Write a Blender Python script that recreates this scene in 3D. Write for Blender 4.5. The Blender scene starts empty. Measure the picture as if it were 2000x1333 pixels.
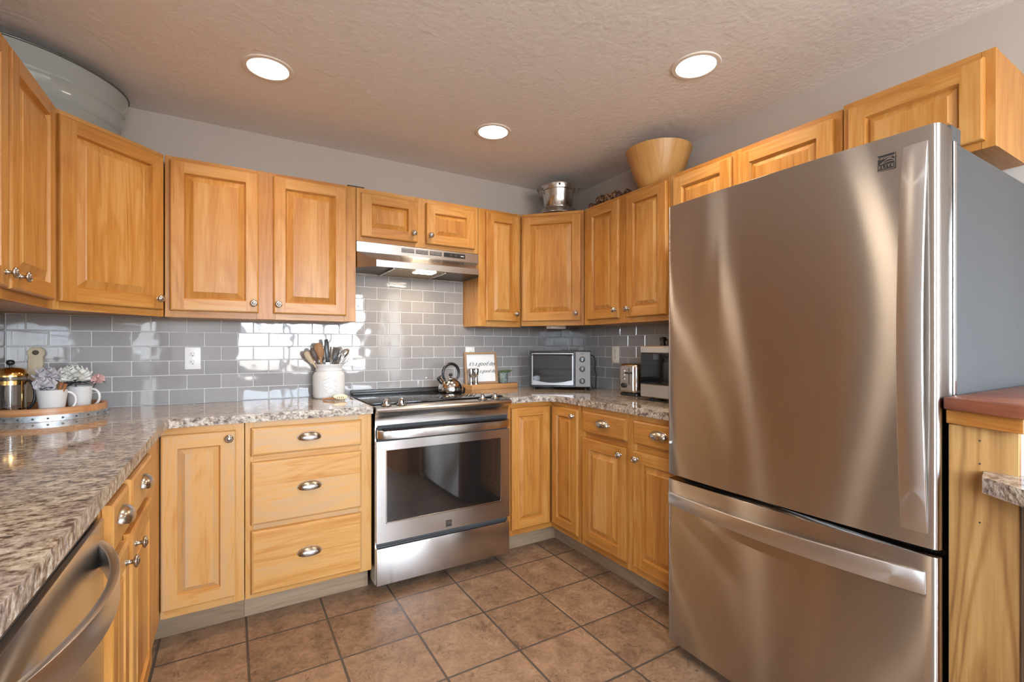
import bpy, bmesh, math, random
from mathutils import Matrix, Vector
random.seed(7)
PI = math.pi
S = bpy.context.scene
COL = S.collection

# ------------------------------------------------------------------ camera
cam_d = bpy.data.cameras.new('camera')
cam_d.sensor_width = 36.0
cam_d.lens = 36.0 * 918.7 / 2000.0
cam_d.shift_y = 10.35 / 2000.0
cam_d.clip_start = 0.02
cam = bpy.data.objects.new('camera', cam_d)
COL.objects.link(cam)
cam.location = (0, 0, 1.22)
cam.rotation_euler = (PI / 2, 0, -0.53733)
S.camera = cam

# ------------------------------------------------------------------ room measures
YB, XR, XL, YF, ZC = 2.96, 2.29, -0.874, -2.4, 2.40

# ------------------------------------------------------------------ sky and lights
W = bpy.data.worlds.new('sky')
S.world = W
W.use_nodes = True
wn, wl = W.node_tree.nodes, W.node_tree.links
wbg = wn['Background']
wtc = wn.new('ShaderNodeTexCoord')
wsep = wn.new('ShaderNodeSeparateXYZ')
wl.new(wtc.outputs['Generated'], wsep.inputs[0])
wr = wn.new('ShaderNodeValToRGB')
wr.color_ramp.elements[0].position = 0.485
wr.color_ramp.elements[0].color = (0.36, 0.35, 0.33, 1)
wr.color_ramp.elements[1].position = 0.52
wr.color_ramp.elements[1].color = (0.78, 0.92, 1.08, 1)
wm = wn.new('ShaderNodeMath'); wm.operation = 'MULTIPLY_ADD'
wm.inputs[1].default_value = 0.5; wm.inputs[2].default_value = 0.5
wl.new(wsep.outputs['Z'], wm.inputs[0]); wl.new(wm.outputs[0], wr.inputs[0])
wl.new(wr.outputs[0], wbg.inputs['Color'])
wbg.inputs['Strength'].default_value = 31.0

WIN_X0, WIN_X1, WIN_Z0, WIN_Z1 = 0.05, 2.05, 0.78, 2.22
def area(name, loc, rot, sx, sy, power, col, portal=False, spread=PI):
    d = bpy.data.lights.new(name, 'AREA')
    d.shape = 'RECTANGLE'; d.size = sx; d.size_y = sy
    d.energy = power; d.color = col; d.spread = spread
    if portal: d.cycles.is_portal = True
    o = bpy.data.objects.new(name, d); COL.objects.link(o)
    o.location = loc; o.rotation_euler = rot
    return o
area('window_daylight', ((WIN_X0 + WIN_X1) / 2, YF - 0.02, (WIN_Z0 + WIN_Z1) / 2), (PI / 2, 0, 0),
     WIN_X1 - WIN_X0, WIN_Z1 - WIN_Z0, 1.0, (1, 1, 1), portal=True)
SW_Y0, SW_Y1, SW_Z0, SW_Z1 = -2.15, -0.70, 1.02, 2.12  # unseen left-wall window, added to lift the light on right side and ceiling
area('fill_window_daylight', (XL - 0.02, (SW_Y0 + SW_Y1) / 2, (SW_Z0 + SW_Z1) / 2), (0, -PI / 2, 0),
     SW_Z1 - SW_Z0, SW_Y1 - SW_Y0, 1.0, (1, 1, 1), portal=True)
LAMP_POWER, LAMP_COL = 3.1, (1.0, 0.80, 0.58)

S.view_settings.view_transform = 'Standard'
S.view_settings.look = 'None'
S.view_settings.exposure = 0.52
S.view_settings.gamma = 1.0
S.view_settings.use_curve_mapping = False
S.cycles.use_denoising = True
S.cycles.denoiser = 'OPENIMAGEDENOISE'
S.cycles.max_bounces = 10
S.cycles.diffuse_bounces = 5
S.cycles.glossy_bounces = 5
S.cycles.transmission_bounces = 8
S.cycles.sample_clamp_indirect = 6.0
S.cycles.caustics_reflective = False
S.cycles.caustics_refractive = False

# ------------------------------------------------------------------ materials
def new_mat(name):
    m = bpy.data.materials.new(name); m.use_nodes = True
    nt = m.node_tree
    return m, nt, nt.nodes['Principled BSDF']
def setp(b, **k):
    names = dict(color='Base Color', rough='Roughness', metal='Metallic', spec='Specular IOR Level', coat='Coat Weight', coatr='Coat Roughness',
                 aniso='Anisotropic', anir='Anisotropic Rotation', trans='Transmission Weight', ior='IOR', alpha='Alpha', sss='Subsurface Weight',
                 emit='Emission Color', emits='Emission Strength')
    for n, v in k.items():
        if n in ('color', 'emit') and len(v) == 3: v = (*v, 1)
        b.inputs[names[n]].default_value = v
def plain(name, color, rough=0.5, metal=0.0, **k):
    m, nt, b = new_mat(name); setp(b, color=color, rough=rough, metal=metal, **k); return m
def N(nt, t, **k):
    n = nt.nodes.new(t)
    for a, v in k.items(): setattr(n, a, v)
    return n
def math_(nt, op, a, b=None, c=None):
    n = N(nt, 'ShaderNodeMath', operation=op)
    for i, v in enumerate((a, b, c)):
        if v is None: continue
        if isinstance(v, (int, float)): n.inputs[i].default_value = v
        else: nt.links.new(v, n.inputs[i])
    return n.outputs[0]
def noise(nt, vec, scale, detail=4, rough=0.5, dist=0.0):
    n = N(nt, 'ShaderNodeTexNoise'); n.inputs['Scale'].default_value = scale
    n.inputs['Detail'].default_value = detail; n.inputs['Roughness'].default_value = rough; n.inputs['Distortion'].default_value = dist
    if vec is not None: nt.links.new(vec, n.inputs['Vector'])
    return n.outputs['Fac']
def mapping(nt, vec, scale=(1, 1, 1), loc=(0, 0, 0), rot=(0, 0, 0)):
    n = N(nt, 'ShaderNodeMapping'); nt.links.new(vec, n.inputs[0])
    n.inputs['Scale'].default_value = scale; n.inputs['Location'].default_value = loc; n.inputs['Rotation'].default_value = rot
    return n.outputs[0]
def ramp(nt, fac, stops):
    n = N(nt, 'ShaderNodeValToRGB'); e = n.color_ramp.elements
    while len(e) < len(stops): e.new(0.5)
    for i, (p, c) in enumerate(stops):
        e[i].position = p; e[i].color = (*c, 1) if len(c) == 3 else c
    nt.links.new(fac, n.inputs[0]); return n.outputs[0]
def mixc(nt, f, a, b, mode='MIX'):
    n = N(nt, 'ShaderNodeMix', data_type='RGBA', blend_type=mode)
    if isinstance(f, (int, float)): n.inputs['Factor'].default_value = f
    else: nt.links.new(f, n.inputs['Factor'])
    for s, v in ((6, a), (7, b)):
        if isinstance(v, tuple): n.inputs[s].default_value = (*v, 1) if len(v) == 3 else v
        else: nt.links.new(v, n.inputs[s])
    return n.outputs[2]
def bump(nt, b, h, strength, dist):
    n = N(nt, 'ShaderNodeBump'); n.inputs['Strength'].default_value = strength; n.inputs['Distance'].default_value = dist
    nt.links.new(h, n.inputs['Height']); nt.links.new(n.outputs[0], b.inputs['Normal']); return n
def position(nt): return N(nt, 'ShaderNodeNewGeometry').outputs['Position']
def objco(nt): return N(nt, 'ShaderNodeTexCoord').outputs['Object']

def wood(name, light, mid, dark, rough=0.40, coat=0.10, fig=1.0, sap_daylit=None):
    m, nt, b = new_mat(name)
    uv = N(nt, 'ShaderNodeUVMap'); uv.uv_map = 'grain'
    tone = N(nt, 'ShaderNodeAttribute', attribute_name='tone').outputs['Fac']
    v = uv.outputs[0]
    fine = noise(nt, mapping(nt, v, (120, 5, 1)), 1.0, 5, 0.6)
    broad = noise(nt, mapping(nt, v, (16, 1.1, 1)), 1.0, 3, 0.5, 0.4)
    ringn = noise(nt, mapping(nt, v, (5.5, 0.75, 1)), 1.0, 2, 0.45, 0.3)
    rings = math_(nt, 'MULTIPLY_ADD', math_(nt, 'SINE', math_(nt, 'MULTIPLY', ringn, 85.0)), 0.5, 0.5)
    rings = math_(nt, 'POWER', rings, 2.5)
    f = math_(nt, 'MULTIPLY_ADD', fine, 0.60, math_(nt, 'MULTIPLY', broad, 0.75))
    f = math_(nt, 'MULTIPLY_ADD', rings, 0.12 * fig, f)
    f = math_(nt, 'ADD', f, math_(nt, 'MULTIPLY_ADD', tone, 0.66, -0.56))
    c = ramp(nt, f, [(0.2, light), (0.5, mid), (0.95, dark)] if sap_daylit is None else [(0.0, sap_daylit), (0.26, light), (0.5, mid), (0.95, dark)])
    # occasional dark heart streaks
    st = noise(nt, mapping(nt, v, (26, 1.0, 1), (3.3, 7.1, 0)), 1.0, 3, 0.55, 0.8)
    st = math_(nt, 'MULTIPLY', math_(nt, 'SUBTRACT', st, 0.68), 6.0)
    st = math_(nt, 'MINIMUM', math_(nt, 'MAXIMUM', st, 0.0), 0.55)
    c = mixc(nt, st, c, tuple(x * 0.5 for x in dark))
    nt.links.new(c, b.inputs['Base Color'])
    setp(b, rough=rough, coat=coat, coatr=0.22, spec=0.38)
    bump(nt, b, fine, 0.06, 0.002)
    return m
WOOD = wood('honey_hickory_wood', (0.56, 0.295, 0.092), (0.47, 0.207, 0.042), (0.29, 0.092, 0.015), sap_daylit=(0.475, 0.30, 0.158))  # palest stop: sapwood boards, and cool daylight put into the wood colour
TOEWOOD = wood('greyed_toe_wood', (0.34, 0.245, 0.155), (0.255, 0.17, 0.10), (0.15, 0.09, 0.048), 0.55, 0.0)
PANELWOOD = wood('rustic_panel_wood', (0.45, 0.26, 0.092), (0.34, 0.175, 0.052), (0.15, 0.06, 0.018), 0.55, 0.0, 2.6)
MAHOG = wood('mahogany_wood', (0.30, 0.105, 0.052), (0.20, 0.062, 0.032), (0.085, 0.024, 0.016), 0.42, 0.15)
BOWLWOOD = wood('bamboo_wood', (0.58, 0.335, 0.115), (0.48, 0.25, 0.075), (0.32, 0.14, 0.04), 0.4, 0.2)
BOARDWOOD = wood('acacia_wood', (0.62, 0.36, 0.16), (0.50, 0.26, 0.10), (0.28, 0.12, 0.04), 0.5, 0.05)
TRAYWOOD = wood('barrel_oak_wood', (0.50, 0.25, 0.11), (0.36, 0.155, 0.06), (0.17, 0.06, 0.025), 0.45, 0.1)
PALEWOOD = wood('pale_ash_wood', (0.66, 0.54, 0.38), (0.54, 0.41, 0.26), (0.36, 0.25, 0.14), 0.6, 0.0)
FRAMEWOOD = wood('oak_frame_wood', (0.42, 0.27, 0.15), (0.34, 0.20, 0.11), (0.2, 0.11, 0.06), 0.55, 0.0)

def wall_mat(name, col, sc, st):
    m, nt, b = new_mat(name)
    p = position(nt)
    h = math_(nt, 'MULTIPLY_ADD', noise(nt, p, sc, 5, 0.6), 1.0, math_(nt, 'MULTIPLY', noise(nt, p, sc * 0.28, 3, 0.5, 1.2), 0.8))
    setp(b, color=col, rough=0.8, spec=0.25)
    bump(nt, b, h, st, 0.004)
    return m
WALL = wall_mat('greige_wall_paint', (0.48, 0.445, 0.415), 140, 0.12)
WHITEWALL = wall_mat('white_wall_paint', (0.8, 0.8, 0.78), 140, 0.1)
CEIL = wall_mat('textured_ceiling_paint', (0.80, 0.78, 0.775), 42, 0.75)

def granite_mat():
    m, nt, b = new_mat('speckled_granite')
    p = position(nt)
    big = noise(nt, mapping(nt, p, (1, 1.5, 1), rot=(0, 0, 0.5)), 4.0, 3, 0.6, 1.0)
    medi = noise(nt, mapping(nt, p, (1.0, 1.6, 1.3), rot=(0, 0, 0.75)), 34, 5, 0.68, 0.4)
    fine = noise(nt, p, 95, 4, 0.65)
    vor = N(nt, 'ShaderNodeTexVoronoi'); vor.inputs['Scale'].default_value = 90
    nt.links.new(mapping(nt, p, (1.0, 1.8, 1), rot=(0, 0, 0.6)), vor.inputs['Vector'])
    f = math_(nt, 'ADD', math_(nt, 'MULTIPLY', medi, 0.66), math_(nt, 'MULTIPLY', fine, 0.34))
    c1 = ramp(nt, f, [(0.38, (0.065, 0.046, 0.040)), (0.44, (0.17, 0.12, 0.092)), (0.485, (0.34, 0.275, 0.21)), (0.545, (0.50, 0.435, 0.345)), (0.65, (0.68, 0.63, 0.54))])
    c2 = ramp(nt, f, [(0.39, (0.075, 0.066, 0.07)), (0.46, (0.24, 0.185, 0.165)), (0.53, (0.38, 0.31, 0.265)), (0.65, (0.58, 0.52, 0.46))])
    c = mixc(nt, ramp(nt, big, [(0.45, (0, 0, 0)), (0.6, (1, 1, 1))]), c1, c2)
    dk = math_(nt, 'LESS_THAN', vor.outputs['Distance'], 0.16)
    dk = math_(nt, 'MULTIPLY', dk, math_(nt, 'GREATER_THAN', medi, 0.5))
    c = mixc(nt, math_(nt, 'MULTIPLY', dk, 0.55), c, (0.10, 0.07, 0.06))
    nt.links.new(c, b.inputs['Base Color'])
    setp(b, rough=0.06, spec=0.6)
    return m
GRANITE = granite_mat()
def rough_granite():
    m = GRANITE.copy(); m.name = 'chiselled_granite_edge'
    nt = m.node_tree; b = nt.nodes['Principled BSDF']; setp(b, rough=0.35)
    bump(nt, b, noise(nt, position(nt), 45, 4, 0.6), 0.9, 0.012)
    return m
GRANITE_EDGE = rough_granite()

def tile_mat():
    m, nt, b = new_mat('grey_glazed_tile')
    tone = N(nt, 'ShaderNodeAttribute', attribute_name='tone').outputs['Fac']
    c = ramp(nt, tone, [(0, (0.29, 0.275, 0.268)), (1, (0.345, 0.325, 0.312))])
    nt.links.new(c, b.inputs['Base Color'])
    setp(b, rough=0.04, spec=0.62)
    bump(nt, b, noise(nt, position(nt), 11, 1, 0.4), 0.10, 0.012)
    return m
TILE = tile_mat()
GROUT = plain('pale_grout', (0.70, 0.68, 0.65), 0.7)

def floor_mat():
    m, nt, b = new_mat('slate_look_floor_tile')
    p = position(nt)
    PITCH = 0.3125
    bt = N(nt, 'ShaderNodeTexBrick'); bt.offset = 0.0; bt.squash = 1.0
    nt.links.new(mapping(nt, p, (1 / PITCH, 1 / PITCH, 1), (-0.055 / PITCH, -(2.230) / PITCH, 0)), bt.inputs['Vector'])
    bt.inputs['Scale'].default_value = 1.0; bt.inputs['Mortar Size'].default_value = 0.016
    bt.inputs['Mortar Smooth'].default_value = 0.15; bt.inputs['Brick Width'].default_value = 1.0; bt.inputs['Row Height'].default_value = 1.0
    bt.inputs['Color1'].default_value = (0, 0, 0, 1); bt.inputs['Color2'].default_value = (1, 1, 1, 1); bt.inputs['Mortar'].default_value = (0.5, 0.5, 0.5, 1)
    mort = bt.outputs['Fac']
    n1 = noise(nt, p, 9, 5, 0.6, 0.6)
    n2 = noise(nt, p, 28, 6, 0.65, 1.5)
    f = math_(nt, 'ADD', math_(nt, 'MULTIPLY', n1, 0.5), math_(nt, 'MULTIPLY', n2, 0.5))
    sep = N(nt, 'ShaderNodeSeparateColor'); nt.links.new(bt.outputs['Color'], sep.inputs[0])
    f = math_(nt, 'ADD', f, math_(nt, 'MULTIPLY_ADD', sep.outputs[0], 0.10, -0.05))
    c = ramp(nt, f, [(0.33, (0.115, 0.068, 0.042)), (0.46, (0.215, 0.128, 0.076)), (0.56, (0.285, 0.175, 0.105)), (0.70, (0.36, 0.245, 0.155))])
    # thin chiselled cracks
    ck = noise(nt, p, 13, 3, 0.55, 2.2)
    ck = math_(nt, 'ABSOLUTE', math_(nt, 'SUBTRACT', ck, 0.5))
    ck = math_(nt, 'LESS_THAN', ck, 0.011)
    gate = math_(nt, 'GREATER_THAN', noise(nt, p, 7, 2, 0.5), 0.52)
    ck = math_(nt, 'MULTIPLY', ck, gate)
    c = mixc(nt, math_(nt, 'MULTIPLY', ck, 0.6), c, (0.07, 0.036, 0.02))
    c = mixc(nt, mort, c, (0.075, 0.058, 0.046))
    nt.links.new(c, b.inputs['Base Color'])
    setp(b, rough=0.42, spec=0.45)
    h = math_(nt, 'SUBTRACT', math_(nt, 'MULTIPLY', n2, 0.5), math_(nt, 'MULTIPLY', ck, 0.35))
    h = math_(nt, 'SUBTRACT', h, math_(nt, 'MULTIPLY', mort, 0.7))
    bump(nt, b, h, 0.55, 0.006)
    return m
FLOOR = floor_mat()

def steel(name, col=(0.60, 0.575, 0.55), rough=0.26, aniso=0.75, rot=0.25, wave=0.0, brush=(3, 3, 160)):
    m, nt, b = new_mat(name)
    setp(b, color=col, metal=1.0, rough=rough, aniso=aniso, anir=rot)
    t = N(nt, 'ShaderNodeTangent', direction_type='RADIAL', axis='Z')
    nt.links.new(t.outputs[0], b.inputs['Tangent'])
    o = objco(nt)
    br = noise(nt, mapping(nt, o, brush), 6.0, 3, 0.6)
    r = math_(nt, 'MULTIPLY_ADD', br, 0.035, rough - 0.017)
    nt.links.new(r, b.inputs['Roughness'])
    if wave:
        w = noise(nt, mapping(nt, o, (1, 1, 0.30)), 4.5, 1, 0.3, 0.5)
        bump(nt, b, w, wave, 0.03)
    return m
STEEL = steel('brushed_stainless')
def fridge_steel(name, col, rough, aniso, wave):
    m, nt, b = new_mat(name)
    nt.nodes.remove(b)
    out = nt.nodes['Material Output']
    g = N(nt, 'ShaderNodeBsdfAnisotropic')
    g.inputs['Color'].default_value = (*col, 1); g.inputs['Roughness'].default_value = rough
    g.inputs['Anisotropy'].default_value = aniso; g.inputs['Rotation'].default_value = 0.0
    t = N(nt, 'ShaderNodeTangent', direction_type='RADIAL', axis='Z'); nt.links.new(t.outputs[0], g.inputs['Tangent'])
    o = objco(nt)
    if wave:
        w = noise(nt, mapping(nt, o, (1, 1, 0.16)), 5.5, 1, 0.3, 0.6)
        bp = N(nt, 'ShaderNodeBump'); bp.inputs['Strength'].default_value = wave; bp.inputs['Distance'].default_value = 0.03
        nt.links.new(w, bp.inputs['Height']); nt.links.new(bp.outputs[0], g.inputs['Normal'])
    nt.links.new(g.outputs[0], out.inputs['Surface'])
    return m
FRIDGE_STEEL = fridge_steel('brushed_fridge_stainless', (0.52, 0.485, 0.455), 0.25, 0.80, 0.075)
HANDLE_STEEL = steel('brushed_handle_stainless', (0.62, 0.60, 0.58), 0.33, 0.5, 0.25)
POLISHED = plain('polished_steel', (0.66, 0.64, 0.61), 0.12, 1.0)
NICKEL = plain('satin_nickel', (0.45, 0.415, 0.375), 0.25, 1.0)
BRASS = plain('gold_plated_brass', (0.78, 0.47, 0.16), 0.15, 1.0)
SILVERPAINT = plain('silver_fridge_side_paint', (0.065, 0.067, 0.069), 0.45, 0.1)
BLACK = plain('black_plastic', (0.014, 0.013, 0.013), 0.32)
BLACKMATTE = plain('matte_black_rubber', (0.02, 0.02, 0.02), 0.65)
DARKGREY = plain('dark_grey_plastic', (0.06, 0.058, 0.056), 0.45)
BLACKGLASS = plain('black_glass', (0.006, 0.006, 0.007), 0.03, 0.0, spec=0.75)
OVENGLASS = plain('dark_oven_glass', (0.012, 0.010, 0.009), 0.04, 0.0, spec=0.9, coat=0.6, coatr=0.02)
WHITEPLASTIC = plain('white_plastic', (0.82, 0.81, 0.78), 0.3)
CREAMPLASTIC = plain('cream_plastic', (0.78, 0.72, 0.62), 0.35)
CERAMIC = plain('white_glazed_ceramic', (0.66, 0.65, 0.63), 0.16, coat=0.4)
ENAMEL = plain('pale_grey_enamel', (0.34, 0.385, 0.385), 0.10, coat=0.5)
PAPERWHITE = plain('white_board', (0.85, 0.85, 0.83), 0.6)
INK = plain('black_ink', (0.02, 0.02, 0.02), 0.6)
ALU = plain('worn_aluminium', (0.62, 0.60, 0.57), 0.22, 1.0)
WHITEMETAL = plain('white_metal_trim', (0.78, 0.74, 0.69), 0.45)
PETAL = plain('white_silk_petal', (0.82, 0.80, 0.74), 0.7)
PETALGREY = plain('lilac_grey_silk_petal', (0.60, 0.56, 0.57), 0.7)
PETALPINK = plain('pink_silk_petal', (0.72, 0.44, 0.40), 0.7)
LEAFDARK = plain('dark_silk_leaf', (0.055, 0.065, 0.06), 0.6)
LEAFGREEN = plain('green_succulent_leaf', (0.075, 0.13, 0.045), 0.5)
SOIL = plain('dark_soil', (0.03, 0.022, 0.016), 0.9)
CINNAMON = plain('cinnamon_bark', (0.30, 0.12, 0.045), 0.8)
WHITEFRAME = plain('white_window_frame', (0.8, 0.8, 0.78), 0.4)

def galvanised():
    m, nt, b = new_mat('galvanised_hoop')
    c = ramp(nt, noise(nt, objco(nt), 40, 4, 0.6), [(0.35, (0.30, 0.33, 0.35)), (0.65, (0.62, 0.64, 0.65))])
    nt.links.new(c, b.inputs['Base Color']); setp(b, metal=0.8, rough=0.42); return m
GALV = galvanised()
def pot_glaze():
    m, nt, b = new_mat('green_grey_pot_glaze')
    c = ramp(nt, noise(nt, objco(nt), 60, 3, 0.6), [(0.4, (0.10, 0.14, 0.13)), (0.65, (0.26, 0.32, 0.29))])
    nt.links.new(c, b.inputs['Base Color']); setp(b, rough=0.35); return m
POTGLAZE = pot_glaze()
def bark():
    m, nt, b = new_mat('speckled_dried_bark')
    c = ramp(nt, noise(nt, objco(nt), 55, 4, 0.7), [(0.40, (0.035, 0.016, 0.010)), (0.52, (0.13, 0.06, 0.03)), (0.66, (0.50, 0.34, 0.22))])
    nt.links.new(c, b.inputs['Base Color']); setp(b, rough=0.7)
    bump(nt, b, noise(nt, objco(nt), 40, 4, 0.6), 0.8, 0.01); return m
BARK = bark()
def filter_mat():
    m, nt, b = new_mat('aluminium_mesh_filter')
    ck = N(nt, 'ShaderNodeTexVoronoi'); ck.inputs['Scale'].default_value = 220
    nt.links.new(objco(nt), ck.inputs['Vector'])
    c = ramp(nt, ck.outputs['Distance'], [(0.2, (0.06, 0.04, 0.025)), (0.6, (0.42, 0.33, 0.22))])
    nt.links.new(c, b.inputs['Base Color']); setp(b, metal=0.7, rough=0.45); return m
FILTER = filter_mat()
def emitter(name, col, s):
    m, nt, b = new_mat(name); setp(b, color=(0.8, 0.8, 0.8), emit=col, emits=s); return m
LAMPGLOW = emitter('glowing_lamp_lens', (1.0, 0.90, 0.78), 9.0)
HOODGLOW = emitter('glowing_hood_lens', (1.0, 0.86, 0.66), 7.0)
def glass(name, col=(1, 1, 1), rough=0.0):
    m, nt, b = new_mat(name); setp(b, color=col, trans=1.0, rough=rough, ior=1.45); return m
GLASS = glass('clear_glass')
def window_glass():
    m, nt, b = new_mat('window_glass')
    out = nt.nodes['Material Output']
    tr = N(nt, 'ShaderNodeBsdfTransparent'); gl = N(nt, 'ShaderNodeBsdfGlossy'); gl.inputs['Roughness'].default_value = 0.02
    mx = N(nt, 'ShaderNodeMixShader'); mx.inputs[0].default_value = 0.06
    nt.links.new(tr.outputs[0], mx.inputs[1]); nt.links.new(gl.outputs[0], mx.inputs[2]); nt.links.new(mx.outputs[0], out.inputs['Surface'])
    return m
WINGLASS = window_glass()
def oven_window():
    m, nt, b = new_mat('tinted_toaster_glass')
    out = nt.nodes['Material Output']
    tr = N(nt, 'ShaderNodeBsdfTransparent'); tr.inputs[0].default_value = (0.72, 0.72, 0.73, 1)
    gl = N(nt, 'ShaderNodeBsdfGlossy'); gl.inputs['Roughness'].default_value = 0.04
    fr = N(nt, 'ShaderNodeFresnel'); fr.inputs[0].default_value = 1.6
    mx = N(nt, 'ShaderNodeMixShader'); nt.links.new(fr.outputs[0], mx.inputs[0])
    nt.links.new(tr.outputs[0], mx.inputs[1]); nt.links.new(gl.outputs[0], mx.inputs[2]); nt.links.new(mx.outputs[0], out.inputs['Surface'])
    return m
TINTGLASS = oven_window()

# ------------------------------------------------------------------ mesh building
I4 = Matrix.Identity(4)
LIGHT_TONE = 0.0     # cool daylight (-) or warm light (+) painted into the next cabinets' wood tone
class MB:
    """collects pieces, then links them as ONE mesh object"""
    def __init__(self):
        self.v, self.f, self.m, self.uv, self.t, self.mats = [], [], [], [], [], []
    def mi(self, mat):
        if mat not in self.mats: self.mats.append(mat)
        return self.mats.index(mat)
    def add(self, verts, faces, mat, grain=2, tone=None, M=None, off=None):
        k = self.mi(mat); base = len(self.v)
        tone = (random.uniform(0.25, 0.75) if tone is None else tone) + (LIGHT_TONE if mat is WOOD else 0.0)
        ox, oy = off if off else (random.uniform(0, 40), random.uniform(0, 40))
        vs = [Vector(p) for p in verts]
        for f in faces:
            n = Vector((0, 0, 0))
            for i in range(len(f)):
                a, b = vs[f[i]], vs[f[(i + 1) % len(f)]]
                n += a.cross(b)
            d = max(range(3), key=lambda i: abs(n[i]))
            rest = [i for i in range(3) if i != d]
            al = grain if grain in rest else rest[1]
            ac = [i for i in rest if i != al][0]
            self.uv.append([(vs[i][ac] + ox, vs[i][al] + oy) for i in f])
            self.f.append([base + i for i in f]); self.m.append(k); self.t.append(tone)
        self.v += [(M @ p if M is not None else p) for p in vs]
        return self
    def bm(self, b, mat, **k):
        b.verts.index_update()
        self.add([v.co.copy() for v in b.verts], [[v.index for v in f.verts] for f in b.faces], mat, **k)
        b.free(); return self
    def box(self, x0, x1, y0, y1, z0, z1, mat, bevel=0.0, seg=1, rot=None, **k):
        b = bmesh.new()
        bmesh.ops.create_cube(b, size=1)
        for v in b.verts:
            v.co = Vector(((v.co.x) * (x1 - x0), (v.co.y) * (y1 - y0), (v.co.z) * (z1 - z0)))
        if bevel > 0:
            bmesh.ops.bevel(b, geom=b.edges[:], offset=bevel, segments=seg, affect='EDGES', profile=0.5)
        c = Vector(((x0 + x1) / 2, (y0 + y1) / 2, (z0 + z1) / 2))
        for v in b.verts:
            if rot is not None: v.co = rot @ v.co
            v.co += c
        return self.bm(b, mat, **k)
    def prism(self, pts, z0, z1, mat, bevel=0.0, seg=1, axis=2, **k):
        """pts: polygon in plan, extruded along axis (2: pts are x,y)"""
        def P(p, z):
            if axis == 2: return (p[0], p[1], z)
            if axis == 1: return (p[0], z, p[1])
            return (z, p[0], p[1])
        b = bmesh.new()
        lo = [b.verts.new(P(p, z0)) for p in pts]; hi = [b.verts.new(P(p, z1)) for p in pts]
        n = len(pts)
        b.faces.new(lo); b.faces.new(hi)
        for i in range(n): b.faces.new((lo[i], lo[(i + 1) % n], hi[(i + 1) % n], hi[i]))
        bmesh.ops.recalc_face_normals(b, faces=b.faces[:])
        if bevel > 0:
            e = [x for x in b.edges if len(x.link_faces) == 2 and x.calc_face_angle(0) > 0.6]
            bmesh.ops.bevel(b, geom=e, offset=bevel, segments=seg, affect='EDGES', profile=0.5)
        return self.bm(b, mat, **k)
    def lathe(self, prof, mat, n=32, c=(0, 0, 0), M=None, sx=1.0, sy=1.0, **k):
        vs, fs = [], []
        rings = []
        for r, z in prof:
            if r < 1e-6:
                rings.append([len(vs)]); vs.append((c[0], c[1], c[2] + z))
            else:
                rings.append(list(range(len(vs), len(vs) + n)))
                for i in range(n):
                    a = 2 * PI * i / n
                    vs.append((c[0] + sx * r * math.cos(a), c[1] + sy * r * math.sin(a), c[2] + z))
        for A, B in zip(rings, rings[1:]):
            if len(A) == 1 and len(B) == 1: continue
            for i in range(n):
                j = (i + 1) % n
                if len(A) == 1: fs.append((A[0], B[j], B[i]))
                elif len(B) == 1: fs.append((A[i], A[j], B[0]))
                else: fs.append((A[i], A[j], B[j], B[i]))
        return self.add(vs, fs, mat, M=M, **k)
    def tube(self, pts, r, mat, n=10, cap=True, sq=None, M=None, **k):
        """sweep a circle (or a rectangle sq=(w,h) with h along z-ish) along pts"""
        pts = [Vector(p) for p in pts]
        rs = r if isinstance(r, (list, tuple)) else [r] * len(pts)
        vs, fs = [], []
        prev = None
        for i, p in enumerate(pts):
            t = (pts[min(i + 1, len(pts) - 1)] - pts[max(i - 1, 0)]).normalized()
            ref = Vector((0, 0, 1)) if abs(t.z) < 0.9 else Vector((0, 1, 0))
            if prev is not None:
                a = (prev - t * prev.dot(t))
                a = a.normalized() if a.length > 1e-6 else t.cross(ref).normalized()
            else: a = t.cross(ref).normalized()
            b = t.cross(a).normalized(); prev = a
            for j in range(n):
                w = 2 * PI * j / n
                vs.append(p + rs[i] * (a * math.cos(w) + b * math.sin(w)))
        for i in range(len(pts) - 1):
            for j in range(n):
                q = (j + 1) % n
                fs.append((i * n + j, i * n + q, (i + 1) * n + q, (i + 1) * n + j))
        if cap:
            fs.append(tuple(range(n))[::-1]); fs.append(tuple((len(pts) - 1) * n + j for j in range(n)))
        return self.add(vs, fs, mat, M=M, **k)
    def ribbon(self, A, B, C, D, mat, **k):
        """solid strip from four matching polylines (rectangular section A-B-C-D)"""
        n = len(A); vs = []; fs = []
        for i in range(n): vs += [A[i], B[i], C[i], D[i]]
        for i in range(n - 1):
            for j in range(4):
                q = (j + 1) % 4
                fs.append((i * 4 + j, i * 4 + q, (i + 1) * 4 + q, (i + 1) * 4 + j))
        fs.append((3, 2, 1, 0)); e = (n - 1) * 4; fs.append((e, e + 1, e + 2, e + 3))
        b = bmesh.new(); vv = [b.verts.new(p) for p in vs]
        for f in fs: b.faces.new([vv[i] for i in f])
        bmesh.ops.recalc_face_normals(b, faces=b.faces[:])
        e = [x for x in b.edges if len(x.link_faces) == 2 and x.calc_face_angle(0) > 0.7]
        bmesh.ops.bevel(b, geom=e, offset=0.002, segments=2, affect='EDGES', profile=0.5)
        return self.bm(b, mat, **k)
    def sphere(self, c, r, mat, n=16, m=10, sx=1, sy=1, sz=1, **k):
        prof = [(r * math.sin(PI * i / m), -sz * r * math.cos(PI * i / m)) for i in range(m + 1)]
        prof[0] = (0, prof[0][1]); prof[-1] = (0, prof[-1][1])
        return self.lathe(prof, mat, n, c, sx=sx, sy=sy, **k)
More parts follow.
